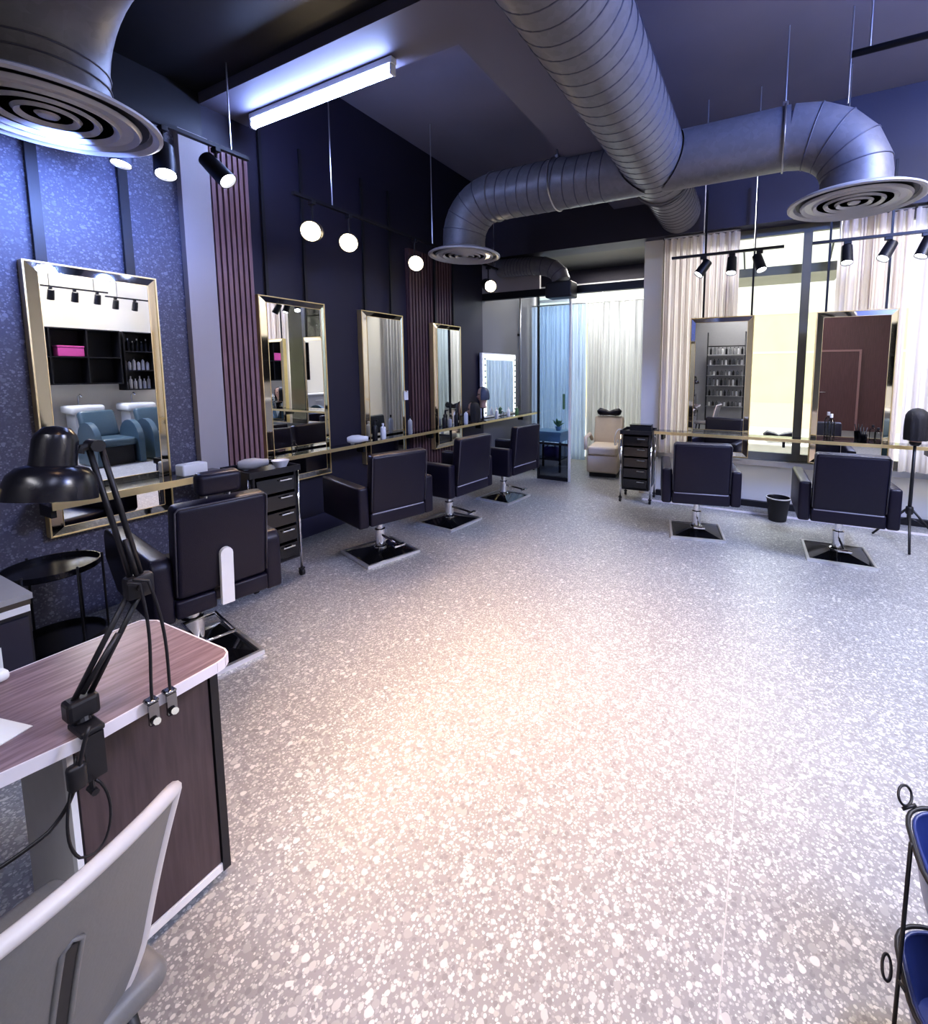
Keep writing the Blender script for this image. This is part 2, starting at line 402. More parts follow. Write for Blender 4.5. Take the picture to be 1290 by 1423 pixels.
# ------------------------------------------------------------------ ducts
def seams(b, p0, p1, R, step=.105, r=.006):
    p0, p1 = Vector(p0), Vector(p1); d = p1-p0; n = int(d.length/step)
    q = d.normalized().to_track_quat('Z', 'Y').to_matrix().to_4x4()
    tilt = RX(.16)
    for i in range(1, n):
        c = p0+d*(i/n)
        b.ring((0, 0, 0), R+.001, r, 32, 5, T(*c) @ q @ tilt)
def diffuser(root, x, y, z, R=.42):
    b = B(); b.lathe([(.22, .10), (.24, .06), (R*.9, .035), (R, .012), (R, .0), (R*.96, -.008), (R*.90, .006), (R*.88, .03), (.2, .034)], (x, y, z), 48, cap=False)
    p = b.build('diffuser', 'diffuser', root, 40)
    for i, rr in enumerate((.80, .62, .45, .28)):
        q = R*rr; w_ = R*.115
        B().lathe([(q, .004), (q-.01, -.012), (q-w_, .016), (q-w_, .022), (q-.01, -.004), (q, .008)], (x, y, z), 44).build('diffuser_cone', 'diffuser', p, 40)
    B().lathe([(.0005, -.010), (.035, -.006), (.05, .01), (.0005, .014)], (x, y, z), 24).build('diffuser_hub', 'diffuser', p, 40)
    B().lathe([(R*.87, .026), (R*.87, .03)], (x, y, z), 40).build('diffuser_backing', 'diffuserdark', p)
def elbow(p, q, r, n=9):
    """quarter bend points: from horizontal end p to vertical neck top q"""
    p, q = Vector(p), Vector(q); c = Vector((p.x, p.y, q.z)); out = []
    for i in range(n+1):
        a = PI/2*i/n; out.append(c+(p-c)*math.cos(a)+(q-c)*math.sin(a))
    return out
def saddle(o, x_at, side, zc=3.5, R=.295):
    """cope the open end of a horizontal branch to the round trunk"""
    for v in o.data.vertices:
        if abs(v.co.x-x_at) < .001:
            v.co.x = -.99+side*math.sqrt(max(0, R*R-(v.co.z-zc)**2))
def hanger(root, x, y, z, R):
    b = B().ring((0, 0, 0), R+.008, .008, 28, 5, T(x, y, z) @ RY(PI/2))
    b.tube([(x, y, z+R), (x, y, ZC)], .006, 6).rbox(x-.02, x+.02, y-.02, y+.02, z+R-.01, z+R+.05, .004, 1)
    b.build('hanger_strap', 'steel', root)
ZD, YD, RD = 3.45, 4.42, .235
dct = thing('air_duct', 'large grey spiral duct running lengthwise overhead into the window soffit', 'duct', (0, 0, 0))
B().tube([(-.99, -1.2, 3.5), (-.99, 4.75, 3.5)], .28, 36).build('duct_body', 'duct', dct, 50)
B().tube([(-.99, 4.75, 3.47), (-.99, 4.85, 3.47), (-.99, 5.8, 3.44)], [.28, .235, .235], 32).build('duct_reducer', 'duct', dct, 50)
b = B(); seams(b, (-.99, -1.2, 3.5), (-.99, 4.75, 3.5), .28, .12); b.build('duct_seam', 'ductdark', dct, True)
b = B(); seams(b, (-.99, 4.85, 3.47), (-.99, 5.78, 3.44), .235, .09); b.build('duct_seam', 'ductdark', dct, True)
b = B(); b.ring((0, 0, 0), .285, .014, 36, 6, T(-.99, 4.75, 3.5) @ RX(PI/2)); b.build('duct_collar', 'duct', dct, True)
hanger2 = B().tube([(-1.27, 2.9, 3.52), (-1.27, 2.9, ZC)], .006, 6); hanger2.build('hanger_rod', 'steel', dct)

eL = elbow((-2.66, YD, ZD), (-3.08, YD, 3.06), .4); eR = elbow((.08, YD, ZD), (.54, YD, 3.06), .4)
def ring_on(e, i, n=9):
    d_ = (e[min(i+1, n)]-e[i-1]).normalized(); return T(*e[i]) @ d_.to_track_quat('Z', 'Y').to_matrix().to_4x4()
dc = thing('duct_branch', 'spiral duct branch with smooth elbow dropping to the smaller round diffuser', 'duct', (0, 0, 0))
saddle(B().tube([(-2.66, YD, ZD), (-1.2, YD, ZD)], RD, 32, cap=False).build('duct_body', 'duct', dc, 50), -1.2, -1)
B().tube(eL+[(-3.08, YD, 2.96)], RD, 28).build('duct_elbow', 'duct', dc, 50)
b = B(); seams(b, (-2.66, YD, ZD), (-1.3, YD, ZD), RD, .115); b.build('duct_seam', 'ductdark', dc, True)
B().ring((0, 0, 0), RD+.004, .012, 32, 6, T(-2.66, YD, ZD) @ RY(PI/2)).build('duct_collar', 'duct', dc, True)
for i in (2, 4, 6, 8): B().ring((0, 0, 0), RD+.001, .005, 28, 5, ring_on(eL, i)).build('elbow_seam', 'ductdark', dc, True)
diffuser(dc, -3.08, YD, 2.88, .40); hanger(dc, -1.95, YD, ZD, RD)
dr_ = thing('duct_branch', 'duct branch with segmented elbow dropping to the large ringed diffuser at upper right', 'duct', (0, 0, 0))
saddle(B().tube([(-.78, YD, ZD), (.08, YD, ZD)], RD, 32, cap=False).build('duct_body', 'duct', dr_, 50), -.78, 1)
B().tube(eR[::2]+[eR[-1], (.54, YD, 2.96)], RD, 28).build('duct_elbow', 'duct', dr_, 18)
for i in (2, 4, 6, 8): B().ring((0, 0, 0), RD+.001, .005, 28, 5, ring_on(eR, i)).build('elbow_seam', 'ductdark', dr_, True)
diffuser(dr_, .54, YD, 2.88, .45); hanger(dr_, .04, YD, ZD, RD)
B().tube([(.46, YD, 3.62), (.46, YD, ZC)], .006, 6).build('hanger_rod', 'steel', dr_)

dl = thing('duct_branch', 'dark duct elbow with a wide ringed diffuser close overhead at upper left', 'duct', (0, 0, 0))
DX, DY = -3.03, 1.0
e = elbow((DX+.5, DY, 3.40), (DX, DY, 3.0), .4)
saddle(B().tube([(-1.2, DY, 3.40)]+e+[(DX, DY, 2.86)], .235, 32, cap=False).build('duct_body', 'duct', dl, 50), -1.2, -1)
b = B(); seams(b, (DX+.5, DY, 3.40), (-1.3, DY, 3.40), .235, .12); b.build('duct_seam', 'ductdark', dl, True)
for z in (2.95, 3.01): B().ring((DX, DY, z), .237, .005, 32, 5).build('neck_seam', 'ductdark', dl, True)
diffuser(dl, DX, DY, 2.78, .425)

da = thing('air_duct', 'short ribbed duct above the black beam, bent down to a black hood', 'duct', (0, 0, 0))
pts = [(-3.5, 5.9, 3.07)]+[(-2.95+.42*math.sin(a*PI/2), 5.9, 3.05-.24+.24*math.cos(a*PI/2)) for a in (0, .25, .5, .75, 1.)]
B().tube(pts, .125, 20).build('duct_body', 'duct', da, 50)
b = B(); seams(b, (-3.4, 5.9, 3.07), (-2.95, 5.9, 3.05), .125, .05, .005); b.build('duct_seam', 'ductdark', da, True)
for i in range(1, 5):
    d_ = (Vector(pts[min(i+1, 5)])-Vector(pts[i-1])).normalized(); B().ring((0, 0, 0), .126, .006, 20, 5, T(*pts[i]) @ d_.to_track_quat('Z', 'Y').to_matrix().to_4x4()).build('elbow_seam', 'ductdark', da, True)
B().rbox(-2.72, -2.34, 5.78, 6.02, 2.58, 2.79, .02).build('outlet_hood', 'black', da)
b = B().tube([(-3.3, 5.9, 3.19), (-3.3, 5.9, ZC)], .005, 6); b.build('hanger_rod', 'steel', da)

# ------------------------------------------------------------------ tube light, tracks, spotlights
tl = thing('ceiling_tube_light', 'bright bluish white tube light under the dropped ceiling beam', 'light', (-2.95, 2.42, 3.598))
B().rbox(-.74, .74, -.025, .025, -.045, -.002, .006, 2).build('fixture_housing', 'white', tl)
B().tube([(-.72, 0, -.085), (.72, 0, -.085)], .022, 14).build('tube', 'tube', tl, True)
for s_ in (-1, 1): B().rbox(s_*.725-.010, s_*.725+.010, -.022, .022, -.11, -.04, .006, 2).build('lamp_holder', 'white', tl)

def track(name_label, p0, p1, rods, group='black ceiling light tracks'):
    p0, p1 = Vector(p0), Vector(p1)
    root = thing('light_track', name_label, 'light track', tuple(p0), 0, group)
    d = p1-p0
    b = B()
    if abs(d.x) > abs(d.y): b.box(0, d.x, -.017, .017, -.012, .012)
    else: b.box(-.017, .017, 0, d.y, -.012, .012)
    b.build('rail', 'black', root)
    for t in rods: q = d*t; B().tube([q+Vector((0, 0, .01)), q+Vector((0, 0, ZC-p0.z))], .006, 6).build('hanger_rod', 'steel', root)
    return root
track('black light track hung over the terrazzo wall at upper left', (-3.36, .5, 3.10), (-3.36, 2.16, 3.10), (.2, .93))
track('black light track over the dark wall, carrying four warm spots', (-3.42, 2.55, 3.01), (-3.42, 5.7, 3.01), (.12, .55, .97))
track('black light track over the window curtain left of the bright pane', (-.95, 5.2, 2.79), (.1, 5.2, 2.79), (.3, .75))
track('black light track over the window curtain at upper right', (.33, 5.2, 2.79), (2.2, 5.2, 2.79), (.12, .48, .9))
def spotlight(label, x, y, z, aim, warm, drop, size=1., group=None):
    """z = height of the rail; aim = direction the face points to"""
    root = thing('spotlight', label, 'spotlight', (x, y, z-.012), 0, group)
    B().rbox(-.03, .03, -.018, .018, -.03, 0, .004, 2).tube([(0, 0, -.03), (0, 0, -drop)], .008, 8).build('stem', 'black', root)
    a = Vector(aim).normalized(); q = a.to_track_quat('Z', 'Y').to_matrix().to_4x4(); X = T(0, 0, -drop) @ q
    s = size
    B().lathe([(.03*s, -.085*s), (.042*s, -.08*s), (.045*s, -.02*s), (.048*s, .085*s), (.043*s, .085*s), (.040*s, .07*s), (.02*s, .068*s)], n=20, xf=X).build('spot_body', 'black', root, 40)
    B().lathe([(.0005, .078*s), (.039*s, .074*s), (.039*s, .07*s), (.0005, .07*s)], n=20, xf=X).build('lens', 'lampwarm' if warm == 1 else 'lampcool', root, True)
    return root
def lamp(kind, name, loc, col, power, target=None, **kw):
    l = bpy.data.lights.new(name, kind); l.color = col; l.energy = power
    for k, v in kw.items(): setattr(l, k, v)
    o = bpy.data.objects.new(name, l); COL.objects.link(o); o.location = loc
    if target: o.rotation_euler = (Vector(target)-Vector(loc)).to_track_quat('-Z', 'Y').to_euler()
    return o
aimL = (.45, -.25, -.8)
spotlight('lit spotlight half hidden under the wide diffuser at upper left', -3.36, 1.42, 3.10, (.1, -.2, -1), 0, .22, 1.1)
spotlight('glowing spotlight beside the rim of the wide diffuser', -3.36, 1.63, 3.10, (.35, -.15, -.9), 0, .2, 1.25)
spotlight('black cylinder spotlight tilted right at the end of the left track', -3.36, 1.94, 3.10, (.55, .25, -.62), 0, .14, 1.25)
for i, (y, lab) in enumerate([(2.72, 'first warm spotlight past the mauve slats, over the gold edged mirror'), (3.10, 'brightest warm spotlight with the star glow, second along the dark wall'),
                              (3.98, 'warm spotlight third along the dark wall, left of the diffuser elbow'), (5.46, 'farthest warm spotlight, below the left diffuser')]):
    spotlight(lab, -3.42, y, 3.01, (.62, -.62, -.25), 1, .24, 1.75)
for i, (x, ax, lab) in enumerate([(-.63, (-.5, -.35, -.8), 'black spotlight tilted left over the smaller window mirror'), (-.36, (0, -.35, -.9), 'middle spotlight of the track over the smaller window mirror'),
                                  (-.11, (.3, -.35, -.9), 'last spotlight of the track beside the bright window pane'), (.61, (0, -.35, -.9), 'dark spotlight over the left side of the mirror with maroon reflection'),
                                  (.91, (-.4, -.35, -.8), 'slanted spotlight over the right side of the mirror with maroon reflection'), (1.17, (-.3, -.2, -.8), 'spotlight cut by the right edge of the picture')]):
    spotlight(lab, x, 5.2, 2.79, ax, 0, .12, 1.05)
# rail far up at the right
cr = thing('ceiling_conduit', 'black conduit pipe on rods under the ceiling at upper right', 'conduit', (.42, 4.0, 3.74))
B().tube([(0, 0, 0), (3.2, 0, 0)], .022, 10).build('conduit_pipe', 'black', cr, True)
for x in (.1, 2.6): B().tube([(x, 0, .02), (x, 0, ZC-3.74)], .006, 6).build('hanger_rod', 'steel', cr)

# ------------------------------------------------------------------ mirrors
def wall_mirror(label, w, h, loc, rz, ztop, bars, group='framed salon mirrors'):
    """local: face looks along -Y, x across, origin at bottom centre of the back"""
    root = thing('wall_mirror', label, 'mirror', loc, rz, group)
    B().box(-w/2+.006, w/2-.006, -.055, 0, .006, h-.006).build('mirror_backing', 'black', root)
    t = .062
    b = B()   # bevelled strips sloping from the outer edge to the inner pane
    O = [(-w/2, 0), (w/2, 0), (w/2, h), (-w/2, h)]; I = [(-w/2+t, t), (w/2-t, t), (w/2-t, h-t), (-w/2+t, h-t)]
    for i in range(4):
        j = (i+1) % 4
        v = [b.bm.verts.new((O[i][0], -.058, O[i][1])), b.bm.verts.new((O[j][0], -.058, O[j][1])), b.bm.verts.new((I[j][0], -.074, I[j][1])), b.bm.verts.new((I[i][0], -.074, I[i][1]))]
        b.bm.faces.new(v)
    b.build('bevelled_frame', 'bevel', root, normals=False)
    b = B()
    for x in (-w/2, w/2-.008): b.box(x, x+.008, -.064, 0, 0, h)
    for z in (0, h-.008): b.box(-w/2+.008, w/2-.008, -.064, 0, z, z+.008)
    for x in (-w/2+t-.004, w/2-t): b.box(x, x+.004, -.078, -.073, t, h-t)
    for z in (t-.004, h-t): b.box(-w/2+t, w/2-t, -.078, -.073, z, z+.004)
    b.build('edge_trim', 'gold', root)
    B().box(-w/2+t, w/2-t, -.076, -.070, t, h-t).build('mirror_glass', 'mirror', root)
    for x, bw in bars:
        q = B().box(x-bw/2, x+bw/2, -.035, -.015, h, ztop-loc[2]); q.build('hanging_bar', 'black', root)
    return root
XM = XW+.005
R90 = PI/2
# face looking +X : rotate so that -Y -> +X (rz = +90deg); local +x then runs along +Y
wall_mirror('large gold edged mirror on the blue terrazzo wall, reflecting the wash chairs', .66, 1.66, (XM, 1.42, .58), R90, 3.32, [(-.235, .05), (.20, .05)])
wall_mirror('bright mirror next to the mauve slats, reflecting the pale window', .66, 1.66, (XM, 2.81, .58), R90, 3.6, [(-.22, .025), (.16, .025)])
wall_mirror('mirror on the dark wall between two slatted panels, reflecting grey curtains', .63, 1.66, (XM, 3.91, .58), R90, 3.6, [(-.22, .025), (.17, .025)])
wall_mirror('farthest mirror on the left wall, hung over the dark slats', .60, 1.62, (XM+.06, 5.00, .58), R90, 3.6, [(-.2, .025), (.19, .025)])
wall_mirror('smaller window mirror reflecting a product rack, left of the bright pane', .66, 1.58, (-.47, 5.72, .62), 0, 3.6, [(-.20, .02), (.30, .02)])
wall_mirror('window mirror with dark maroon reflection, right of the window post', .68, 1.58, (.78, 5.72, .62), 0, 3.6, [(-.26, .02), (.24, .02)])

# ------------------------------------------------------------------ ledges under the mirrors
def ledge(label, x0, x1, y0, y1, z, edge, sup, group='gold edged ledges'):
    root = thing('mirror_ledge', label, 'ledge', (0, 0, 0), 0, group)
    B().box(x0, x1, y0, y1, z-.025, z).build('ledge_top', 'blackgloss', root)
    b = B()
    if edge == 'x': b.box(x1, x1+.010, y0, y1, z-(.045 if y1 < 3 else .03), z+.002)
    else: b.box(x0, x1, y0-.008, y0, z-.032, z+.002)
    b.build('edge_strip', 'gold', root)
    for s in sup:
        q = B()
        if edge == 'x': q.box(x0, x1-.05, s-.012, s+.012, z-.10, z-.025)
        else: q.box(s-.012, s+.012, y0+.05, y1, z-.10, z-.025)
        q.build('bracket', 'black', root)
    return root
ledge('short gold edged ledge crossing the mirror on the terrazzo wall', XM+.085, -3.60, 1.04, 2.02, .845, 'x', [1.06, 1.99])
ledge('long gold edged ledge running under the mirrors of the dark wall', XM+.15, -3.60, 2.38, 7.45, .865, 'x', [2.45, 3.4, 4.5, 5.6, 6.9])
ledge('gold edged ledge in front of the window mirrors', -1.13, 3.2, 5.42, 5.63, .895, 'y', [-1.05, .2, 1.4, 2.7])
# gold return leg visible at the end of the short ledge
# ------------------------------------------------------------------ salon chairs
def salon_chair(label, group='black salon chairs'):
    """origin on the floor under the column; front looks along +Y"""
    r = thing('salon_chair', label, 'chair', (0, 0, 0), 0, group)
    b = B(); s = .235
    vs = [(-s, -s, .012), (s, -s, .012), (s, s, .012), (-s, s, .012), (-.07, -.07, .055), (.07, -.07, .055), (.07, .07, .055), (-.07, .07, .055), (-s, -s, 0), (s, -s, 0), (s, s, 0), (-s, s, 0)]
    b._add(vs, [(0, 1, 5, 4), (1, 2, 6, 5), (2, 3, 7, 6), (3, 0, 4, 7), (4, 5, 6, 7), (8, 9, 1, 0), (9, 10, 2, 1), (10, 11, 3, 2), (11, 8, 0, 3), (11, 10, 9, 8)])
    b.build('base_plate', 'blackgloss', r)
    b = B(); w = .02; s2 = s+.012
    b.box(-s2, s2, -s2, -s2+w, 0, .024).box(-s2, s2, s2-w, s2, 0, .024).box(-s2, -s2+w, -s2+w, s2-w, 0, .024).box(s2-w, s2, -s2+w, s2-w, 0, .024)
    b.build('base_trim', 'brightsteel', r)
    B().lathe([(.06, .05), (.06, .07), (.046, .08), (.046, .22), (.030, .225), (.030, .35), (.06, .355), (.06, .37)], n=24).build('column', 'chrome', r, 35)
    B().tube([(0, -.03, .17), (.0, -.20, .16), (.0, -.30, .15)], .010, 8).rbox(-.05, .05, -.33, -.29, .14, .16, .006, 2).build('pump_pedal', 'chrome', r, 40)
    B().box(-.15, .15, -.14, .14, .362, .378).build('seat_bracket', 'black', r)
    B().rbox(-.25, .25, -.27, .33, .375, .51, .035, 4).build('seat', 'leather', r, True)
    for sx in (-1, 1):
        x0, x1 = (sx*.255, sx*.345) if sx > 0 else (sx*.345, sx*.255)
        a = B(); a.rbox(x0, x1, -.325, .34, .365, .695, .022, 3); o = a.build('armrest', 'leather', r, True)
        c = (x0+x1)/2
        for xx in (x0+.012, x1-.012):
            B().tube([(xx, -.315, .685), (xx, .33, .685)], .004, 6).build('piping', 'pipe', o, True)
    X = T(0, -.29, .47) @ RX(.10)
    bk = B().rbox(-.25, .25, -.05, .05, 0, .48, .03, 4, X).build('backrest', 'leather', r, True)
    B().tube([X @ Vector(p) for p in [(-.246, -.046, .03), (-.246, -.046, .46), (-.232, -.046, .474), (.232, -.046, .474), (.246, -.046, .46), (.246, -.046, .03)]], .0045, 6).build('piping', 'pipe', bk, True)
    rp = B().rbox(-.252, .252, -.335, -.275, .37, .475, .014, 3).build('rear_panel', 'leather', r, True)
    B().tube([(-.235, -.330, .472), (.235, -.330, .472)], .0065, 8).build('piping', mat('highlight_piping', (.34, .34, .42), .3), rp, True)  # pale colour paints a highlight along the rear panel seam
    return r
ch = salon_chair('black salon chair facing the bright mirror beside the mauve slats')
ch.location = (-2.96, 2.90, 0); ch.rotation_euler.z = math.radians(74)
dup(ch, (-2.93, 3.86, 0), math.radians(85), 'black salon chair facing the mirror between the slatted panels')
dup(ch, (-2.88, 4.92, 0), math.radians(84), 'black salon chair facing the farthest left wall mirror')
dup(ch, (-.55, 4.72, 0), math.radians(12), 'black salon chair in front of the smaller window mirror')
dup(ch, (.62, 4.67, 0), math.radians(2), 'black salon chair in front of the mirror with maroon reflection')
# the big one with headrest
b1 = thing('barber_chair', 'large black reclining chair with headrest and white rear lever, facing the terrazzo wall', 'chair', (-2.80, 1.38, 0), math.radians(81))
r = b1; s = .27
OX, OY = -.07, -.03
b = B()
vs = [(-s, -s, .012), (s, -s, .012), (s, s, .012), (-s, s, .012), (-.08, -.08, .06), (.08, -.08, .06), (.08, .08, .06), (-.08, .08, .06), (-s, -s, 0), (s, -s, 0), (s, s, 0), (-s, s, 0)]
b._add(vs, [(0, 1, 5, 4), (1, 2, 6, 5), (2, 3, 7, 6), (3, 0, 4, 7), (4, 5, 6, 7), (8, 9, 1, 0), (9, 10, 2, 1), (10, 11, 3, 2), (11, 8, 0, 3), (11, 10, 9, 8)])
b.build('base_plate', 'blackgloss', r, loc=(OX, OY, 0))
b = B(); w = .022; s2 = s+.014
b.box(-s2, s2, -s2, -s2+w, 0, .026).box(-s2, s2, s2-w, s2, 0, .026).box(-s2, -s2+w, -s2+w, s2-w, 0, .026).box(s2-w, s2, -s2+w, s2-w, 0, .026)
b.build('base_trim', 'brightsteel', r, loc=(OX, OY, 0))
B().lathe([(.075, .05), (.075, .07), (.06, .08), (.06, .24), (.04, .245), (.04, .35), (.08, .355), (.08, .37)], n=24).build('column', 'chrome', r, 35, (OX, OY, 0))
b = B().tube([(-.09, -.10, .26), (-.09, -.34, .24), (.09, -.34, .24), (.09, -.10, .26)], .011, 8, closed=True); b.build('pump_pedal', 'chrome', r, True, (OX, OY, 0))
B().box(-.17, .17, -.16, .16, .362, .382).build('seat_bracket', 'black', r)
B().rbox(-.24, .24, -.27, .34, .38, .52, .035, 4).build('seat', 'leather', r, True)
for sx in (-1, 1):
    x0, x1 = (.245, .345) if sx > 0 else (-.345, -.245)
    b = B(); prof = [(-.33, .37), (.32, .37), (.52, .52), (.52, .66), (.49, .70), (-.30, .70), (-.33, .66)]
    b._add([(x0, y, z) for y, z in prof]+[(x1, y, z) for y, z in prof], [tuple(range(7))[::-1], tuple(range(7, 14))]+[(i, (i+1) % 7, 7+(i+1) % 7, 7+i) for i in range(7)])
    bmesh.ops.bevel(b.bm, geom=list(b.bm.edges), offset=.018, segments=3, profile=.5, affect='EDGES')
    o = b.build('armrest', 'leather', r, True)
    B().tube([((x0+.012 if sx < 0 else x1-.012), -.30, .692), ((x0+.012 if sx < 0 else x1-.012), .32, .692)], .0045, 6).build('piping', 'pipe', o, True)
X = T(0, -.29, .48) @ RX(.12)
bk = B().rbox(-.245, .245, -.055, .055, 0, .48, .032, 4, X).build('backrest', 'leather', r, True)
B().tube([X @ Vector(p) for p in [(-.24, -.05, .03), (-.24, -.05, .46), (-.226, -.05, .474), (.226, -.05, .474), (.24, -.05, .46), (.24, -.05, .03)]], .0045, 6).build('piping', 'pipe', bk, True)
B().rbox(-.248, -.045, -.345, -.28, .385, .475, .014, 3).build('rear_panel', 'leather', r, True)
B().rbox(.045, .248, -.345, -.28, .385, .475, .014, 3).build('rear_panel', 'leather', r, True)
X2 = X @ T(0, .02, .485)
hr = B().rbox(-.115, .115, -.045, .045, .015, .13, .028, 4, X2).build('headrest', 'leather', r, True)
for x in (-.06, .06): B().tube([X2 @ Vector((x, 0, -.06)), X2 @ Vector((x, 0, .03))], .007, 8).build('headrest_post', 'chrome', hr, True)

X3 = T(0, -.365, .40) @ RX(.06)
b = B(); pl = [(-.033, 0), (.033, 0), (.033, .27)]+[(.033*math.cos(a), .27+.033*math.sin(a)) for a in [PI*i/8 for i in range(1, 8)]]+[(-.033, .27)]
b.prism([(x, z) for x, z in pl], -.012, .012, X3 @ RX(PI/2)); tag(b.build('recline_lever', 'white', r), 'white plastic lever')
b1.scale = (.86, 1, 1)

# ------------------------------------------------------------------ salon trolleys
def trolley(label, group='black drawer trolleys'):
    """origin on the floor, drawers open towards -Y"""
    r = thing('salon_trolley', label, 'trolley', (0, 0, 0), 0, group)
    W, D = .16, .18
    b = B().box(-W, -W+.015, -D, D, .16, .84).box(W-.015, W, -D, D, .16, .84).box(-W+.015, W-.015, D-.012, D, .16, .84).box(-W+.015, W-.015, -D, D-.012, .16, .175)
    b.build('carcass', 'black', r)
    b = B().box(-W-.03, W+.03, -D-.02, D+.02, .84, .855)
    for a in ((-W-.03, W+.03, -D-.02, -D-.01), (-W-.03, W+.03, D+.01, D+.02), (-W-.03, -W-.02, -D-.01, D+.01), (W+.02, W+.03, -D-.01, D+.01)): b.box(*a, .855, .885)
    b.build('top_tray', 'black', r)
    z = .185
    for k in range(5):
        h = .12; d = B().box(-W+.02, W-.02, -D-.012, D-.02, z, z+h-.012).build('drawer', 'blackgloss', r)
        B().tube([(.02, -D-.028, z+.085), (W-.05, -D-.028, z+.085)], .006, 8).box(.03, .038, -D-.026, -D-.012, z+.08, z+.09).box(W-.068, W-.06, -D-.026, -D-.012, z+.08, z+.09).build('drawer_handle', 'steel', d)
        z += .13
    for sx in (-1, 1):
        for sy in (-1, 1):
            x, y = sx*(W+.018), sy*(D-.01)
            p = B().tube([(x, y, .06), (x, y, .84)], .011, 10).build('corner_post', 'chrome', r, True)
            B().tube([(x-.012, y, .026), (x+.012, y, .026)], .026, 14).box(x-.02, x+.02, y-.012, y+.012, .05, .062).build('caster', 'black', p, 40)
    return r
t1 = trolley('black drawer trolley beside the column, left of the smaller window mirror')
t1.location = (-1.36, 5.62, 0); t1.rotation_euler.z = math.radians(4)
dup(t1, (-3.36, 2.12, 0), math.radians(86), 'black drawer trolley between the barber chair and the mauve slats')
def dryer(label, loc, rz, body='black'):
    r = thing('hair_dryer', label, 'hair dryer', loc, rz)
    B().lathe([(.022, 0), (.03, .01), (.042, .05), (.043, .11), (.03, .16), (.026, .20)], n=18, xf=T(0, 0, .047) @ RY(PI/2)).build('barrel', body, r, 40)
    B().rbox(.03, .07, -.015, .015, 0.0, .03, .008, 2).tube([(.05, 0, .025), (.055, .09, .018), (.06, .14, .016)], .016, 10).build('grip', body, r, True)
    return r
bx = thing('tool_box', 'small black box lying on the trolley beside the column', 'box', (-1.33, 5.62, .856), .1)
B().rbox(-.13, .13, -.08, .08, 0, .075, .008, 2).build('box_body', 'black', bx); B().rbox(-.132, .132, -.082, .082, .075, .09, .005, 1).build('lid', 'blackgloss', bx)
cb = thing('cable', 'white coiled cable hanging on the left side of the trolley by the column', 'cable', (-1.60, 5.6, .855))
B().tube(bez((.03, -.02, .02), (-.08, 0, .05), (-.07, 0, -.3), (-.03, 0, -.15))+bez((-.03, 0, -.15), (0, 0, .0), (.0, 0, -.40), (.04, 0, -.42))[1:], .006, 6).build('cord', 'white', cb, True)
dryer('grey hair dryer lying in the tray of the trolley near the mauve slats', (-3.43, 1.99, .859), 1.2, 'grey')
bw = thing('tint_bowl', 'white bowl in the tray of the trolley near the mauve slats', 'bowl', (-3.31, 2.245, .857))
B().lathe([(.025, 0), (.04, .004), (.062, .05), (.064, .055), (.058, .052), (.036, .010), (.0005, .008)], n=20).build('bowl_body', 'white', bw, 40)

# ------------------------------------------------------------------ small things on the ledges
def bottle(label, loc, h, rr, m, cap, group, pump=False):
    r = thing('bottle', label, 'bottle', loc, random.random()*6, group)
    B().lathe([(rr*.9, 0), (rr, .01), (rr, h*.68), (rr*.8, h*.76), (rr*.35, h*.8), (rr*.35, h*.86)], n=16).build('bottle_body', m, r, 40)
    b = B().lathe([(rr*.42, h*.86), (rr*.42, h)], n=14)
    if pump: b.box(-rr*.3, rr*1.4, -rr*.2, rr*.2, h, h+.012)
    b.build('cap', cap, r, 40)
    return r
tb = thing('tissue_box', 'white tissue box at the end of the ledge on the terrazzo wall', 'box', (-3.70, 1.82, .845), .05)
B().rbox(-.05, .05, -.085, .085, 0, .085, .012, 3).build('box_body', 'white', tb, 40); B().rbox(-.02, .02, -.05, .05, .083, .088, .002, 1).build('slot', 'paper', tb)
bottle('short clear bottle on the long ledge in front of the bright mirror', (-3.66, 2.62, .865), .12, .025, 'bottleglass', 'black', 'bottles on the long ledge')
bottle('white bottle on the long ledge at the foot of the grey reflecting mirror', (-3.66, 3.68, .865), .17, .03, 'white', 'white', 'bottles on the long ledge')
bottle('black pump bottle on the long ledge left of the white bottle', (-3.68, 3.58, .865), .20, .028, 'black', 'black', 'bottles on the long ledge', True)
bottle('tall grey bottle on the long ledge at the right of the grey reflecting mirror', (-3.67, 4.12, .865), .21, .026, 'grey', 'black', 'bottles on the long ledge')
dryer('white hair dryer on the long ledge between the bright and the grey mirror', (-3.69, 3.22, .867), .9, 'white')
nt_ = thing('paper_note', 'small pale note stuck to the right edge of the grey reflecting mirror', 'note', (-3.825, 4.235, 1.30), 0)
B().box(0, .004, -.035, .035, -.05, .06).build('sheet', 'paper', nt_); B().box(.004, .006, -.01, .01, .045, .065).build('tape', 'amber', nt_)
for i, (y, h, m) in enumerate([(4.76, .17, 'black'), (4.88, .13, 'grey'), (5.02, .19, 'black'), (5.14, .15, 'bottleglass'), (5.25, .2, 'white')]):
    bottle(['black bottle, first in the row under the farthest left mirror', 'low grey bottle second in the row under the farthest left mirror', 'tall black bottle mid row under the farthest left mirror',
            'clear bottle fourth in the row under the farthest left mirror', 'white bottle ending the row under the farthest left mirror'][i], (-3.67, y, .865), h, .028, m, 'steel' if i % 2 else 'black', 'bottle row under the farthest mirror', i == 2)
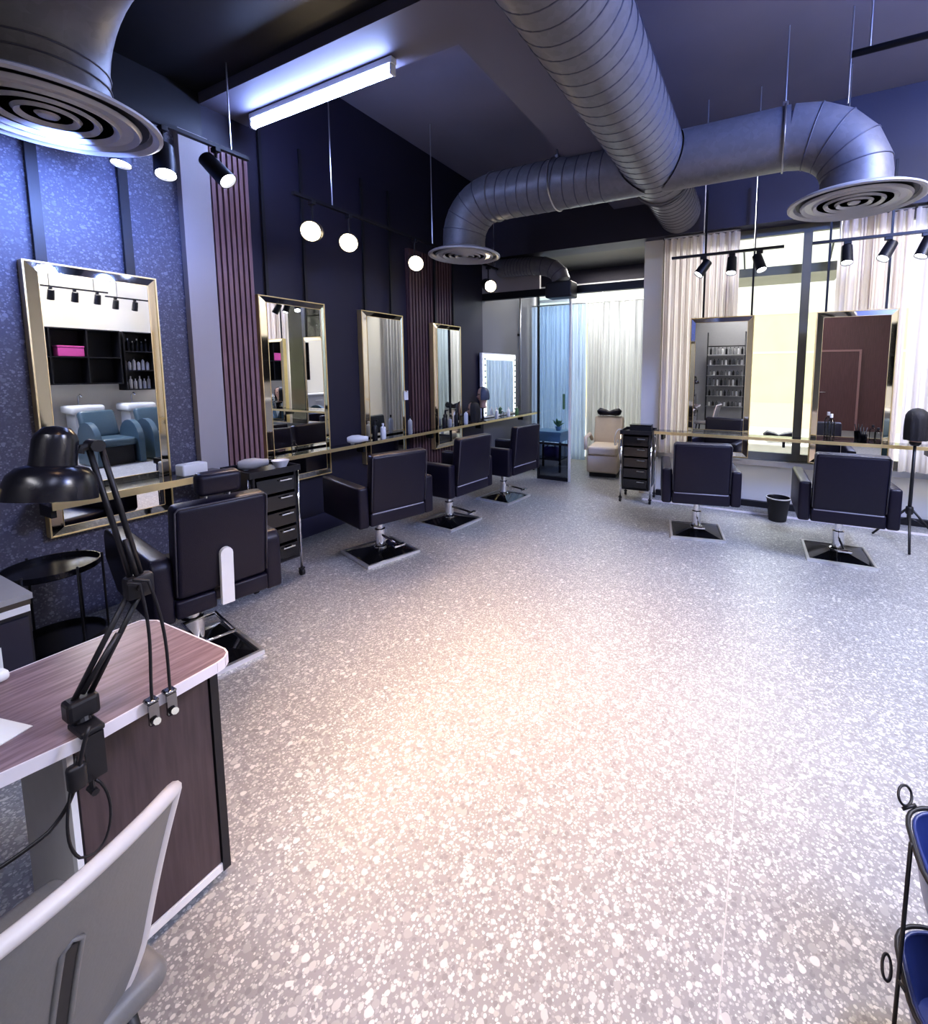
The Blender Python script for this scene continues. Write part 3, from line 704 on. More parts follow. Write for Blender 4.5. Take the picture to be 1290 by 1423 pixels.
for i, (y, h, m) in enumerate([(6.05, .17, 'white'), (6.22, .12, 'bottleglass'), (6.42, .15, 'white'), (6.7, .14, 'green')]):
    bottle(['white bottle on the ledge before the lit make-up mirror, nearest the practice head', 'short clear bottle before the lit make-up mirror', 'white bottle before the middle of the lit make-up mirror', 'green bottle at the far end before the lit make-up mirror'][i], (-3.66, y, .865), h, .03, m, 'white', 'bottles before the lit mirror')
bottle('clear white capped bottle on the window ledge before the maroon reflection', (.61, 5.52, .895), .27, .034, 'bottleglass', 'white', 'bottles on the window ledge')
bottle('small clear bottle on the window ledge at the right of the maroon reflection', (1.0, 5.52, .895), .15, .03, 'bottleglass', 'black', 'bottles on the window ledge')
bwx = thing('brush_cup', 'dark cup of brushes on the window ledge at the right of the maroon reflection', 'cup', (.88, 5.50, .895))
B().lathe([(.03, 0), (.036, .08), (.032, .08), (.028, .006), (.0005, .006)], n=16).build('cup_body', 'smoke', bwx, 40)
for k in range(3): B().tube([(.006*k-.006, .004*k, .01), (.03*(k-1), .012*k-.01, .15)], .005, 6).build('brush', 'black', bwx, True)

# lit make-up mirror on the far left wall
lm = thing('makeup_mirror', 'lit make-up mirror with bulb border, beyond the glass front', 'mirror', (XM+.02, 6.44, .87), R90)
B().rbox(-.53, .53, -.05, 0, 0, 1.0, .008, 2).build('mirror_body', 'white', lm)
b = B().box(-.50, -.43, -.056, -.05, .03, .97).box(.43, .50, -.056, -.05, .03, .97).box(-.43, .43, -.056, -.05, .90, .97); b.build('light_border', 'ledstrip', lm)
B().box(-.42, .42, -.056, -.05, .03, .89).build('mirror_glass', 'mirror', lm)
for sx in (-.465, .465):
    for k in range(10): B().lathe([(.0005, .022), (.012, .018), (.018, .006), (.018, 0), (.0005, 0)], n=10, xf=T(sx, -.056, .08+k*.092) @ RX(PI/2)).build('bulb', 'grey', lm, True)
# practice heads
def practice_head(label, loc, rz, hair_len, m='hair'):
    r = thing('practice_head', label, 'practice head', loc, rz)
    sk = [(.045, 0), (.05, .01), (.044, .05), (.05, .09), (.066, .12), (.075, .17), (.078, .21), (.068, .26), (.04, .285), (.0005, .29)]
    hd = B().lathe(sk, n=20).build('head', 'skin', r, True)
    B()._add  # face on the -Y side
    B().lathe([(.0005, .03), (.007, .026), (.013, .0)], n=10, xf=T(0, -.068, .165) @ RX(1.9)).build('nose', 'skin', hd, True)
    b = B(); b.rbox(-.022, .022, -.076, -.066, .132, .142, .004, 2); b.build('mouth', mat('practice_lips', (.45, .14, .14), .4), hd)
    for sx in (-1, 1): B().lathe([(.0005, -.008), (.010, -.004), (.010, .004), (.0005, .008)], n=10, xf=T(sx*.028, -.071, .195) @ RX(PI/2)).build('eye', 'black', hd, True)
    P = []; n = 28
    for i in range(n+1):   # open shell of hair round the back and sides
        a = PI*(-.72)+PI*1.44*i/n+PI/2; row = []
        for k in range(10):
            t = k/9
            if t < .4: ph = t/.4*PI/2; rr = .086*math.sin(ph)+.001; z = .215+.088*math.cos(ph)
            else: u = (t-.4)/.6; rr = .086+.014*u-.012*u*u+.004*math.sin(9*a); z = .215-u*hair_len
            row.append((rr*math.cos(a), rr*math.sin(a)*1.08, z))
        P.append(row)
    B().grid(P).build('hair', m, r, True, normals=False)
    return r
tp = thing('tripod', 'black tripod standing by the right end of the window ledge', 'tripod', (1.22, 5.22, 0))
B().tube([(0, 0, .24), (0, 0, .62), (0, 0, .95)], [.016, .014, .012], 12).build('pole', 'black', tp, True)
B().lathe([(.024, .30), (.03, .31), (.03, .36), (.024, .37)], n=14).build('collar', 'black', tp, 40)
B().lathe([(.03, .93), (.045, .95), (.045, .962), (.03, .965)], n=14).build('head_plate', 'black', tp, 40)
for a in (-1.72, .30, 2.4):
    B().tube([(.02*math.cos(a), .02*math.sin(a), .345), (.30*math.cos(a), .30*math.sin(a), .018)], .010, 8).tube([(.014*math.cos(a), .014*math.sin(a), .26), (.15*math.cos(a), .15*math.sin(a), .185)], .006, 6).build('leg', 'black', tp, True)
practice_head('practice head with dark straight hair on the tripod at the window', (1.22, 5.22, .966), PI, .20)
st = thing('clamp_stand', 'black clamp stand on the long ledge before the lit make-up mirror', 'stand', (-3.63, 5.62, .865))
B().lathe([(.05, 0), (.05, .012), (.016, .018), (.014, .19), (.04, .195), (.04, .2)], n=16).build('stand_body', 'black', st, 40)
practice_head('practice head with bluish grey hair on the stand before the lit make-up mirror', (-3.63, 5.62, 1.066), -.6, .10, mat('blue_grey_hair', (.06, .075, .12), .45, var=.3, scale=50))
practice_head('practice head with long black hair standing on the ledge beside the clamp stand', (-3.66, 5.42, .866), -.8, .20)

# ------------------------------------------------------------------ floor things
bn = thing('waste_bin', 'small black waste bin on the floor between the two window chairs', 'bin', (.18, 5.50, 0))
B().lathe([(.078, 0), (.085, .005), (.112, .23), (.118, .235), (.118, .255), (.108, .255), (.106, .24), (.08, .012), (.0005, .012)], n=24, cap=False).build('bin_body', 'black', bn, 40)
B().lathe([(.082, .005), (.0825, .006), (.0005, .007)], n=24).build('bin_base', 'black', bn)
B().ring((0, 0, .25), .116, .008, 28, 6).build('rim', 'grey', bn, True)
rt = thing('side_table', 'round black wire side table with two tray tops, below the terrazzo wall', 'table', (-3.50, .985, 0))
B().lathe([(.0005, .49), (.20, .49), (.205, .495), (.205, .525), (.198, .525), (.198, .50), (.0005, .50)], n=36).build('tray_top', 'satin', rt, 40)
B().lathe([(.0005, .07), (.20, .07), (.205, .075), (.205, .105), (.198, .105), (.198, .08), (.0005, .08)], n=36).build('lower_tray', 'satin', rt, 40)
for k in range(6):
    a = k*PI/3+.2; B().tube([(.207*math.cos(a), .207*math.sin(a), 0), (.207*math.cos(a), .207*math.sin(a), .535)], .006, 8).build('leg', 'black', rt, True)
dcab = thing('drawer_cabinet', 'black cabinet with reflection-coloured pale top and white label behind the desk, at the left edge', 'cabinet', (-3.05, .52, 0))
B().box(-.22, .20, -.3, .2, .03, .575).build('carcass', 'black', dcab); B().box(-.23, .21, -.31, .21, .60, .625).build('cabinet_top', 'grey', dcab)  # grey top colour stands in for light reflected off the black cabinet
B().box(-.225, .204, -.305, .204, .575, .60).build('shadow_gap', 'blackgloss', dcab)
B().box(.20, .206, -.3, .2, .545, .575).build('pale_strip', 'white', dcab)
dr = B().box(.20, .212, -.29, .19, .06, .525).build('drawer_front', mat('dark_navy_laminate', (.02, .02, .04), .4), dcab)
lb = B().box(.212, .214, -.15, .10, .30, .43).build('label_plate', 'paper', dr)
B().box(.213, .2155, .06, .066, .335, .40).box(.213, .2155, .066, .08, .335, .341).box(.213, .2155, .066, .08, .394, .40).build('mark', 'black', dr)
for x in (-.18, .16):
    for y in (-.26, .16): B().tube([(x, y, 0), (x, y, .03)], .02, 10).build('foot', 'black', dcab)

# ------------------------------------------------------------------ desk in the foreground
dk = thing('desk', 'wooden topped manicure desk with dark side cupboard in the foreground', 'desk', (0, 0, 0))
poly = [(-1.85, -.95), (-1.85, .72), (-1.80, .745)]+[(-1.43+.05*math.cos(a), .705+.05*math.sin(a)) for a in (PI/2, PI/3, PI/6, 0)]+[(-1.37, .42), (-1.41, .20), (-1.43, -.95)]
B().prism(poly, .727, .757).build('desk_top', 'desktop', dk)
b = B()
cxx = sum(p[0] for p in poly)/len(poly)
n = len(poly)
pts3 = [(x, y, .741) for x, y in poly]
for i in range(n):
    a, c = Vector(pts3[i]), Vector(pts3[(i+1) % n]); dd = (c-a).normalized(); nn = Vector((-dd.y, dd.x, 0))*.003
    b._add([a+nn-Vector((0, 0, .015)), c+nn-Vector((0, 0, .015)), c+nn+Vector((0, 0, .0165)), a+nn+Vector((0, 0, .0165)), a-nn*.5-Vector((0, 0, .015)), c-nn*.5-Vector((0, 0, .015)), c-nn*.5+Vector((0, 0, .0165)), a-nn*.5+Vector((0, 0, .0165))],
           [(0, 1, 2, 3), (4, 7, 6, 5), (3, 2, 6, 7), (0, 4, 5, 1)])
b.build('edge_band', 'bandedge', dk)
B().box(-1.80, -1.475, .40, .735, .06, .727).build('cupboard', mat('pale_grey_laminate', (.58, .57, .57), .5), dk)
B().box(-1.475, -1.455, .415, .715, .06, .722).build('cupboard_door', 'deskpanel', dk)
B().box(-1.476, -1.450, .397, .409, .03, .727).box(-1.475, -1.452, .409, .738, .03, .056).build('pale_trim', 'white', dk)
B().box(-1.478, -1.448, .718, .74, .03, .727).build('end_panel', 'black', dk)
for x in (-1.77, -1.50):
    for y in (.43, .70): B().tube([(x, y, 0), (x, y, .06)], .018, 10).build('foot', 'black', dk)
B().box(-1.80, -1.52, -.94, -.90, 0, .727).build('end_leg', 'grey', dk)
pp = thing('paper_sheet', 'white paper lying on the desk at the left edge of the picture', 'paper', (-1.56, .245, .758), .25)
B().box(-.075, .075, -.105, .105, 0, .002).build('sheet', 'paper', pp)
tw = thing('towel_roll', 'small white folded towel on the far edge of the desk at the left edge', 'towel', (-1.82, .36, .758), .1)
B().rbox(-.022, .022, -.06, .045, 0, .03, .012, 3).build('towel', 'paper', tw, True); B().rbox(-.023, .023, -.015, -.005, .001, .031, .011, 2).build('fold', 'white', tw, True)

# articulated lamp
lp = thing('desk_lamp', 'black articulated desk lamp clamped to the desk edge', 'lamp', (0, .012, 0))
J0, J1, J2 = Vector((-1.415, .41, .80)), Vector((-1.40, .535, 1.055)), Vector((-1.40, .475, 1.425))
HD = Vector((-1.40, .398, 1.365))
B().rbox(-1.425, -1.352, .385, .43, .759, .773, .004, 2).box(-1.358, -1.350, .39, .425, .655, .76).box(-1.42, -1.352, .39, .425, .65, .662).tube([(-1.39, .408, .60), (-1.39, .408, .70)], .006, 8).tube([(-1.405, .408, .60), (-1.375, .408, .60)], .008, 8).tube([(-1.39, .408, .70), (-1.39, .408, .724)], .016, 12).build('clamp', 'black', lp)
B().tube([(-1.40, .408, .772), J0], .014, 12).rbox(J0.x-.022, J0.x+.022, J0.y-.03, J0.y+.03, J0.z-.02, J0.z+.03, .008, 2).build('pivot', 'black', lp)
def bars(p, q, off, rr, name):
    d = (q-p).normalized(); n = d.cross(Vector((1, 0, 0))).normalized()*off
    o = B().tube([p+n, q+n], rr, 8).tube([p-n, q-n], rr, 8).build(name, 'black', lp, True)
    return o, n
o, n = bars(J0+Vector((0, 0, .02)), J1, .013, .0065, 'lower_arm')
B().tube([J0+n*.2+Vector((.008, 0, .04)), J0.lerp(J1, .6)+Vector((.008, 0, 0))], .0065, 8).build('spring', 'black', o, True)
o, n = bars(J1, J2, .011, .0065, 'upper_arm')
B().tube([J1.lerp(J2, .05)+Vector((.008, 0, 0)), J1.lerp(J2, .35)+Vector((.008, 0, 0))], .0055, 8).build('spring', 'black', o, True)
B().rbox(J1.x-.018, J1.x+.018, J1.y-.03, J1.y+.03, J1.z-.03, J1.z+.03, .01, 2).tube([J1-Vector((.025, 0, 0)), J1+Vector((.025, 0, 0))], .012, 12).build('elbow_joint', 'black', lp, 40)
B().tube([J2-Vector((.022, 0, 0)), J2+Vector((.022, 0, 0))], .014, 12).tube([J2, J2.lerp(HD, .3)+Vector((0, 0, .015)), HD+Vector((0, .05, .045))], .009, 8).build('head_joint', 'black', lp, 40)
XH = T(*HD) @ RX(-.16) @ RY(-.05)
sh = B().lathe([(.034, .094), (.038, .082), (.039, .034), (.040, .026), (.058, .020), (.071, .004), (.078, -.022), (.080, -.048), (.076, -.048), (.073, -.02), (.06, .0), (.02, .012)], n=32, xf=XH, cap=False).build('lamp_shade', 'satin', lp, 40)
B().lathe([(.0005, .114), (.022, .110), (.034, .094)], n=32, xf=XH, cap=False).build('shade_cap', 'satin', lp, True)
B().lathe([(.0005, -.045), (.022, -.03), (.026, -.01), (.016, .015), (.0005, .016)], n=18, xf=XH).build('bulb', 'white', sh, True)
B().rbox(-.012, .012, -.010, .010, -.06, -.02, .005, 2, XH @ T(-.03, -.085, 0)).build('switch', 'gold', sh, True)
# lamp cable down to the floor side
cbl = thing('power_cable', 'black power cable looping from the desk lamp towards the left edge', 'cable', (0, 0, 0))
c1 = bez((-1.325, .405, .80), (-1.315, .37, .72), (-1.345, .39, .64), (-1.345, .33, .60))+bez((-1.345, .33, .60), (-1.35, .28, .58), (-1.40, .2, .55), (-1.42, .02, .555))[1:]
B().tube(c1, .0045, 6).build('cord', 'black', cbl, True)
c2 = bez((-1.335, .382, .74), (-1.325, .36, .66), (-1.335, .34, .56), (-1.335, .37, .50))+bez((-1.335, .37, .50), (-1.335, .43, .44), (-1.335, .45, .60), (-1.335, .41, .66))[1:]
B().tube(c2, .003, 6).build('cord_loop', 'black', cbl, True)
B().rbox(-1.345, -1.320, .362, .395, .665, .725, .008, 2).build('inline_switch', 'black', cbl, True)
# twin bent rods with clips on the desk edge
hs = thing('clip_holder', 'thin black double cord holder with two small metal clips on the desk edge', 'holder', (0, 0, 0))
k1, k2, kt = Vector((-1.352, .535, .757)), Vector((-1.352, .575, .757)), Vector((-1.355, .532, 1.075))
B().tube(bez(k1, k1+Vector((0, 0, .12)), kt+Vector((0, .02, -.16)), kt)+[kt+Vector((0, -.025, .012))], .0038, 6).build('cord', 'black', hs, True)
B().tube(bez(k2, k2+Vector((0, 0, .12)), kt+Vector((0, .05, -.14)), kt+Vector((0, .018, 0)))+[kt+Vector((0, -.012, .016))], .0038, 6).build('cord', 'black', hs, True)
for k in (k1, k2):
    B().rbox(k.x-.02, k.x+.008, k.y-.013, k.y+.013, .758, .768, .003, 1).box(k.x-.001, k.x+.007, k.y-.011, k.y+.011, .705, .758).tube([(k.x-.008, k.y, .70), (k.x+.018, k.y, .715)], .009, 8).build('clip', mat('dark_chrome', (.25, .25, .26), .2, 1.), hs, 40)
# ------------------------------------------------------------------ grey shell chair in front of the desk (faces -X)
gc = thing('shell_chair', 'light grey upholstered chair with slotted back pulled up to the desk', 'chair', (-1.14, .15, 0), math.radians(95))
gc.scale = (1, 1, .965)
# local: front +Y, x across; chair back at y=-.22
P = []; nx, nz = 26, 16
def shell(u, w, off):
    """u across -1..1, w up 0..1"""
    z = .40+.46*w
    half = .235*(1-.27*(1-w)-.05*w)*(1-.30*max(0, (.35-w)/.35)**2)
    x = u*half
    crown = .018*(1-u*u) if w > .9 else 0
    y = -.15-.085*w-.045*w*w+.06*u*u*(.4+.6*w)
    n = Vector((0, -1, .28)).normalized()*off
    return Vector((x, y, z+crown*(w-.9)*10))+n
outer = [[shell(-1+2*i/nx, k/nz, .0125) for k in range(nz+1)] for i in range(nx+1)]
inner = [[shell(-1+2*i/nx, k/nz, -.0125) for k in range(nz+1)] for i in range(nx+1)]
B().grid(outer).build('back_shell', 'shell', gc, True, normals=False)
B().grid(inner).build('back_pad', 'shell', gc, True, normals=False)
rimpts = [shell(-1, k/nz, 0) for k in range(nz+1)]+[shell(-1+2*i/nx, 1, 0) for i in range(1, nx)]+[shell(1, k/nz, 0) for k in range(nz, -1, -1)]
B().tube(rimpts, .0138, 10).build('rim', 'shelledge', gc, True)
sl = [shell(.27, .10+.68*k/8, .0138) for k in range(9)]
b = B(); b.grid([[p+Vector((dx, -.001, 0)) for p in sl] for dx in (-.009, .009)]); b.build('slot', 'black', gc)
b = B(); b.tube([p+Vector((.012, 0, 0)) for p in sl]+[sl[-1]+Vector((0, 0, .010))]+[p+Vector((-.012, 0, 0)) for p in sl[::-1]], .0045, 6); b.build('slot_trim', 'shell', gc, True)
B().rbox(-.225, .225, -.17, .25, .41, .47, .028, 4).build('seat', 'shell', gc, True)
for sx in (-1, 1):
    for sy, yy in ((-1, -.13), (1, .20)):
        B().tube([(sx*.16, yy, .41), (sx*.20, yy+sy*.04, 0)], [.015, .010], 10).build('leg', 'black', gc, True)

# ------------------------------------------------------------------ wire cart with navy bins at the lower right
wc = thing('wire_cart', 'black wire cart at the lower right corner of the picture', 'cart', (.60, 1.22, 0))
def rounded(sx, sy, zz, n=40, e=.55):
    o = []
    for i in range(n):
        a = 2*PI*i/n; c_, s_ = math.cos(a), math.sin(a)
        o.append((sx*math.copysign(abs(c_)**e, c_), sy*math.copysign(abs(s_)**e, s_), zz))
    return o
for x in (-.262, .262):
    B().tube([(x, 0, .03), (x, 0, .545)], .0045, 8).build('post', 'black', wc, True)
    B().tube([(x-.01, 0, .024), (x+.01, 0, .024)], .024, 14).build('caster', 'black', wc, 40)
for yy in (-.155, .155):
    B().tube([(0, yy, .03), (0, yy, .545)], .0045, 8).build('post', 'black', wc, True)
    B().tube([(-.01, yy, .024), (.01, yy, .024)], .024, 14).build('caster', 'black', wc, 40)
for z in (.215, .54):
    q = B().tube(rounded(.257, .150, z), .005, 6, closed=True); q.build('tier_ring', 'black', wc, True)
for p, t in (((-.248, .12, .562), .5), ((-.29, -.02, .235), .7)):
    B().ring((0, 0, 0), .025, .0032, 22, 6, T(*p) @ RZ(.5) @ RX(PI/2-.5) @ RY(t) @ Matrix.Diagonal((1.25, .8, 1, 1))).tube([(p[0]+.02, p[1]-.005, p[2]-.012), (-.256, p[1]-.02, .215 if p[2] < .4 else .54)], .004, 6).build('handle_loop', 'black', wc, True)
for z, lab in ((.060, 'navy blue rounded bin in the lower tier of the wire cart'), (.385, 'navy blue rounded bin in the upper tier of the wire cart')):
    bn_ = thing('storage_bin', lab, 'bin', (.60, 1.22, z+.002), 0, 'navy bins in the wire cart')
    lay = [r_+[r_[0]] for r_ in (rounded(.001, .001, 0), rounded(.20, .11, 0), rounded(.226, .122, .012), rounded(.249, .142, .15), rounded(.243, .136, .15), rounded(.21, .112, .02), rounded(.001, .001, .016))]
    B().grid(lay).build('bin_body', 'navyplastic', bn_, 50, normals=False)
    B().tube(rounded(.246, .139, .152), .0045, 6, closed=True).build('rim', 'navyplastic', bn_, True)

# ------------------------------------------------------------------ annex beyond the glass front
bed = thing('wash_chair', 'beige wash seat with dark neck rest, in front of the white curtain', 'salon seat', (-2.17, 6.85, 0), math.radians(8))
B().rbox(-.24, .24, -.30, .34, .06, .34, .04, 3).build('seat_base', 'beige', bed, True)
B().rbox(-.22, .22, -.34, .2, .34, .47, .04, 3).build('seat', 'beige', bed, True)
B().rbox(-.23, .23, -.07, .07, 0, .46, .04, 3, T(0, .25, .42) @ RX(-.25)).build('backrest', 'beige', bed, True)
for sx in (-1, 1): B().tube([(sx*.26, -.25, .40), (sx*.27, -.22, .58), (sx*.27, .10, .60), (sx*.26, .22, .50)], .028, 10).build('armrest', 'beige', bed, True)
nr = [(-.19, 0, 0), (-.15, 0, .012), (-.07, 0, .0), (0, 0, -.012), (.07, 0, 0), (.15, 0, .012), (.19, 0, 0)]
B().tube([(x, .32, z+.93) for x, y, z in nr], [.03, .06, .05, .035, .05, .06, .03], 14).build('neck_rest', 'leather', bed, True)
for x in (-.1, .1): B().tube([(x, .33, .80), (x, .32, .92)], .012, 8).build('neck_rest_post', 'chrome', bed, True)
B().box(-.2, .2, -.25, .3, 0, .06).build('plinth', 'black', bed)
bd = thing('side_desk', 'small blue side desk behind the tinted glass door', 'desk', (-3.05, 6.75, 0))
B().box(-.25, .25, -.2, .2, .60, .64).build('desk_top', 'blue', bd); B().box(-.23, .23, -.18, .18, .48, .60).build('apron', 'blue', bd)
for sx in (-.23, .23):
    for sy in (-.18, .18): B().box(sx-.015, sx+.015, sy-.015, sy+.015, 0, .6 if False else .48).build('leg', 'black', bd)
B().box(-.215, .215, -.165, .165, .18, .20).build('lower_shelf', 'smoke', bd)
pt = thing('potted_plant', 'small green potted plant on the blue side desk', 'plant', (-2.93, 6.75, .64))
B().lathe([(.035, 0), (.05, .07), (.045, .07), (.0005, .06)], n=16).build('pot', 'blue', pt, 40)
b = B()
for i in range(26):
    a = random.random()*6.28; l = .05+.06*random.random(); up = .07+.10*random.random()
    p0 = Vector((.01*math.cos(a), .01*math.sin(a), .06)); p1 = Vector((l*math.cos(a), l*math.sin(a), up+.03)); s_ = Vector((-math.sin(a), math.cos(a), 0))*.018
    m_ = (p0+p1)/2+Vector((0, 0, .02)); b._add([p0, m_+s_, p1, m_-s_], [(0, 1, 2, 3)])
b.build('foliage', 'green', pt)
bg = thing('shoulder_bag', 'purple bag on the lower shelf of the blue side desk', 'bag', (-3.05, 6.75, .201))
B().rbox(-.12, .12, -.06, .06, 0, .17, .03, 3).build('bag_body', 'purple', bg, True); B().tube(bez((-.07, 0, .165), (-.06, 0, .25), (.06, 0, .25), (.07, 0, .165)), .007, 8).build('strap', 'black', bg, True)
pv = thing('wall_pipe', 'thin pale upright pipe on the grey wall right of the lit make-up mirror', 'pipe', (-3.86, 7.2, 0))
B().tube([(0, 0, .9), (0, 0, 3.3)], .015, 10).build('pipe_run', 'steel', pv, True); B().box(-.04, .0, -.03, .03, 2.2, 2.24).build('pipe_clip', 'black', pv)

# ------------------------------------------------------------------ the unseen side of the room that the mirrors show: wash corner
SX = XR
track('nearer black light track over the wash corner, seen in the terrazzo wall mirror', (2.9, 3.1, 2.98), (2.9, 4.05, 2.98), (.2, .8))
track('farther black light track over the wash corner, seen in the terrazzo wall mirror', (3.4, 4.2, 2.98), (3.4, 5.1, 2.98), (.2, .8))
for x, y in ((2.9, 3.3), (2.9, 3.6), (2.9, 3.9), (3.4, 4.35), (3.4, 4.65), (3.4, 4.95)):
    spotlight('black spotlight over the wash corner, seen small in the terrazzo wall mirror', x, y, 2.98, (.3, 0, -.9), 0, .12, 1.0, 'spotlights over the wash corner')
sf = thing('wall_cupboard', 'long black open cupboard on the cream wall, seen in the terrazzo wall mirror', 'cupboard', (SX-.005, 3.6, 1.35))
b = B().box(-.35, 0, -.75, .75, .98, 1.0).box(-.35, 0, -.75, .75, .48, .5).box(-.35, 0, -.75, .75, 0, .02).box(-.02, 0, -.75, .75, .02, .98)
for y in (-.75, -.25, .25, .73): b.box(-.35, -.02, y, y+.02, .02, .48).box(-.35, -.02, y, y+.02, .5, .98)
b.build('carcass', 'black', sf)
pk = thing('storage_box', 'magenta box in the long black open cupboard', 'box', (SX-.2, 3.65, 1.851)); B().rbox(-.1, .1, -.18, .18, 0, .16, .01, 2).build('box_body', 'pink', pk); B().rbox(-.105, .105, -.185, .185, .16, .19, .006, 1).build('lid', 'pink', pk)
ts = thing('product_shelf', 'tall narrow black shelf beside the long black cupboard', 'shelf', (SX-.005, 4.65, 1.22))
b = B().box(-.32, 0, -.25, -.23, 0, 1.13).box(-.32, 0, .23, .25, 0, 1.13).box(-.02, 0, -.23, .23, 0, 1.13)
for k in range(4): b.box(-.32, -.02, -.23, .23, k*.37, k*.37+.02)
b.build('carcass', 'black', ts)
pb = None
for k in range(0, 3):
    for j in range(6):
        z = 1.22+k*.37+.021; y = 4.65-.19+j*.075
        bottle('product bottle in a row on the tall narrow black shelf', (SX-.16, y, z), .2+.05*((j+k) % 2), .028, 'white' if (k != 2) else 'black', 'black' if k % 2 else 'white', 'product bottles on the narrow shelf')
def wash_chair(label, y):
    r = thing('shampoo_chair', label, 'chair', (2.40, y, 0), R90, 'teal shampoo chairs')
    B().rbox(-.24, .24, -.3, .34, .32, .46, .05, 3).build('seat', 'teal', r, True)
    B().rbox(-.25, .25, -.07, .07, 0, .5, .05, 3, T(0, -.33, .42) @ RX(.35)).build('backrest', 'teal', r, True)
    for sx in (-1, 1):
        b = B(); pr = [(-.34, .0)]+[(.02+.36*math.cos(a), .36+.36*math.sin(a)) for a in [PI*(1-i/10) for i in range(11)]]+[(.38, 0)]
        x0, x1 = (.25, .33) if sx > 0 else (-.33, -.25)
        n_ = len(pr)
        b._add([(x0, y_, z_+.02) for y_, z_ in pr]+[(x1, y_, z_+.02) for y_, z_ in pr], [tuple(range(n_))[::-1], tuple(range(n_, 2*n_))]+[(i, (i+1) % n_, n_+(i+1) % n_, n_+i) for i in range(n_)])
        b.build('arm_panel', 'teal', r, 40)
    B().box(-.22, .22, -.28, .25, .0, .32).build('plinth', 'black', r)
    bs = thing('wash_basin', 'white wash basin behind a teal shampoo chair', 'basin', (3.33, y, 0), R90, 'white wash basins')
    B().rbox(-.24, .24, -.3, .2, .82, .98, .05, 3).build('basin', 'porcelain', bs, True); B().box(-.16, .16, -.28, .1, 0, .83).build('pedestal', 'porcelain', bs)
    B().tube([(0, -.2, .97), (0, -.2, 1.13), (0, -.12, 1.17), (0, -.05, 1.13)], .012, 8).build('tap', 'chrome', bs, True)
    return r
wash_chair('teal shampoo chair nearest the maroon rear wall', 3.72); wash_chair('teal shampoo chair farther from the maroon rear wall', 4.52)
wcab = thing('base_cabinet', 'pale grey base cabinet beside the wash basins', 'cabinet', (SX-.02, 2.75, 0))
B().box(-.5, 0, -.45, .45, .0, .95).build('carcass', 'grey', wcab); B().box(-.52, 0, -.47, .47, .95, .98).build('worktop', 'white', wcab); B().tube([(-.52, -.1, .8), (-.52, .1, .8)], .008, 8).build('handle', 'steel', wcab)
# product rack and door on the rear wall, seen in the window mirrors
rk = thing('display_rack', 'black framed glass rack of products on the grey rear wall', 'rack', (-1.05, YR, 0))
b = B()
for x in (-.5, .5): b.tube([(x, .28, 0), (x, .28, 2.7)], .018, 8)
b.tube([(-.5, .28, 2.3), (.5, .28, 2.3)], .014, 8); b.build('upright', 'black', rk, True)
for k in range(6): B().box(-.5, .5, .02, .3, .55+k*.3, .565+k*.3).build('shelf', 'steel', rk)
for k in range(6):
    for j in range(9):
        bottle('product bottle on the glass rack at the grey rear wall', (-1.05-.42+j*.105, YR+.17, .566+k*.3), .14+.07*((j*3+k) % 3)/2, .03, ['white', 'black', 'bottleglass', 'grey'][(j+k) % 4], 'black', 'product bottles on the rear rack')
d2 = thing('door_2', None, None); tag(d2, kind='structure')
B().box(1.25, 2.15, YR, YR+.03, 0, 2.1).build('door_leaf', 'maroon', d2); b = B().box(1.20, 1.25, YR, YR+.05, 0, 2.15).box(2.15, 2.20, YR, YR+.05, 0, 2.15).box(1.25, 2.15, YR, YR+.05, 2.1, 2.15); b.build('door_frame', mat('pinkish_door_frame', (.35, .2, .2), .4), d2)
B().tube([(1.33, YR+.03, 1.02), (1.33, YR+.08, 1.02), (1.45, YR+.08, 1.02)], .01, 8).build('door_handle', 'steel', d2, True)

# ------------------------------------------------------------------ outdoors
def outd(b, name, m, label, cat): return tag(b.build(name, m), label, cat)
tag(B().box(-14, 16, 6.2, 30, -.12, -.02).build('ground_paving', 'pave'), kind='structure')
fb = thing('outdoor_building', 'pale building across the street seen through the window', 'building', (0, 15, -.02))
B().box(-12, 16, 0, 3, 0, 7).build('facade', 'facade', fb); B().box(-12, 16, -.06, 0, .0, .7).build('plinth', 'peach', fb); B().box(-12, 16, -.03, 0, .7, 3.2).build('green_band', 'leaf', fb)
for k in range(4): B().box(-12, 16, -.04, 0, 2.1+k*1.1, 2.16+k*1.1).build('cornice', 'offwhite', fb)
aw = thing('awning', 'dark grey flat awning outside above the window', 'awning', (.2, 6.22, 2.71))
B().box(-.62, .5, 0, .7, 0, .10).build('canopy', 'framegrey', aw); 
for x in (-.5, .4): B().tube([(x, 0.02, .3), (x, .6, .05)], .012, 6).build('stay_rod', 'framegrey', aw)
ob = thing('outdoor_bench', 'cream bench outside the window with a dark neck cushion on it', 'bench', (.24, 7.3, -.02))
B().rbox(-.55, .55, -.2, .2, .36, .62, .04, 3).build('seat', 'offwhite', ob, True)
for x in (-.45, .45): B().box(x-.04, x+.04, -.17, .17, 0, .36).build('leg', 'offwhite', ob)
ck = thing('neck_cushion', 'dark bow shaped neck cushion lying on the cream outdoor bench', 'cushion', (.2, 7.3, .68))
B().tube([(x, 0, z) for x, y, z in nr], [.035, .07, .06, .045, .06, .07, .035], 14).build('cushion', 'leather', ck, True); B().tube([(-.012, 0, -.012), (.012, 0, -.012)], .048, 14).build('centre_band', 'pipe', ck, True)

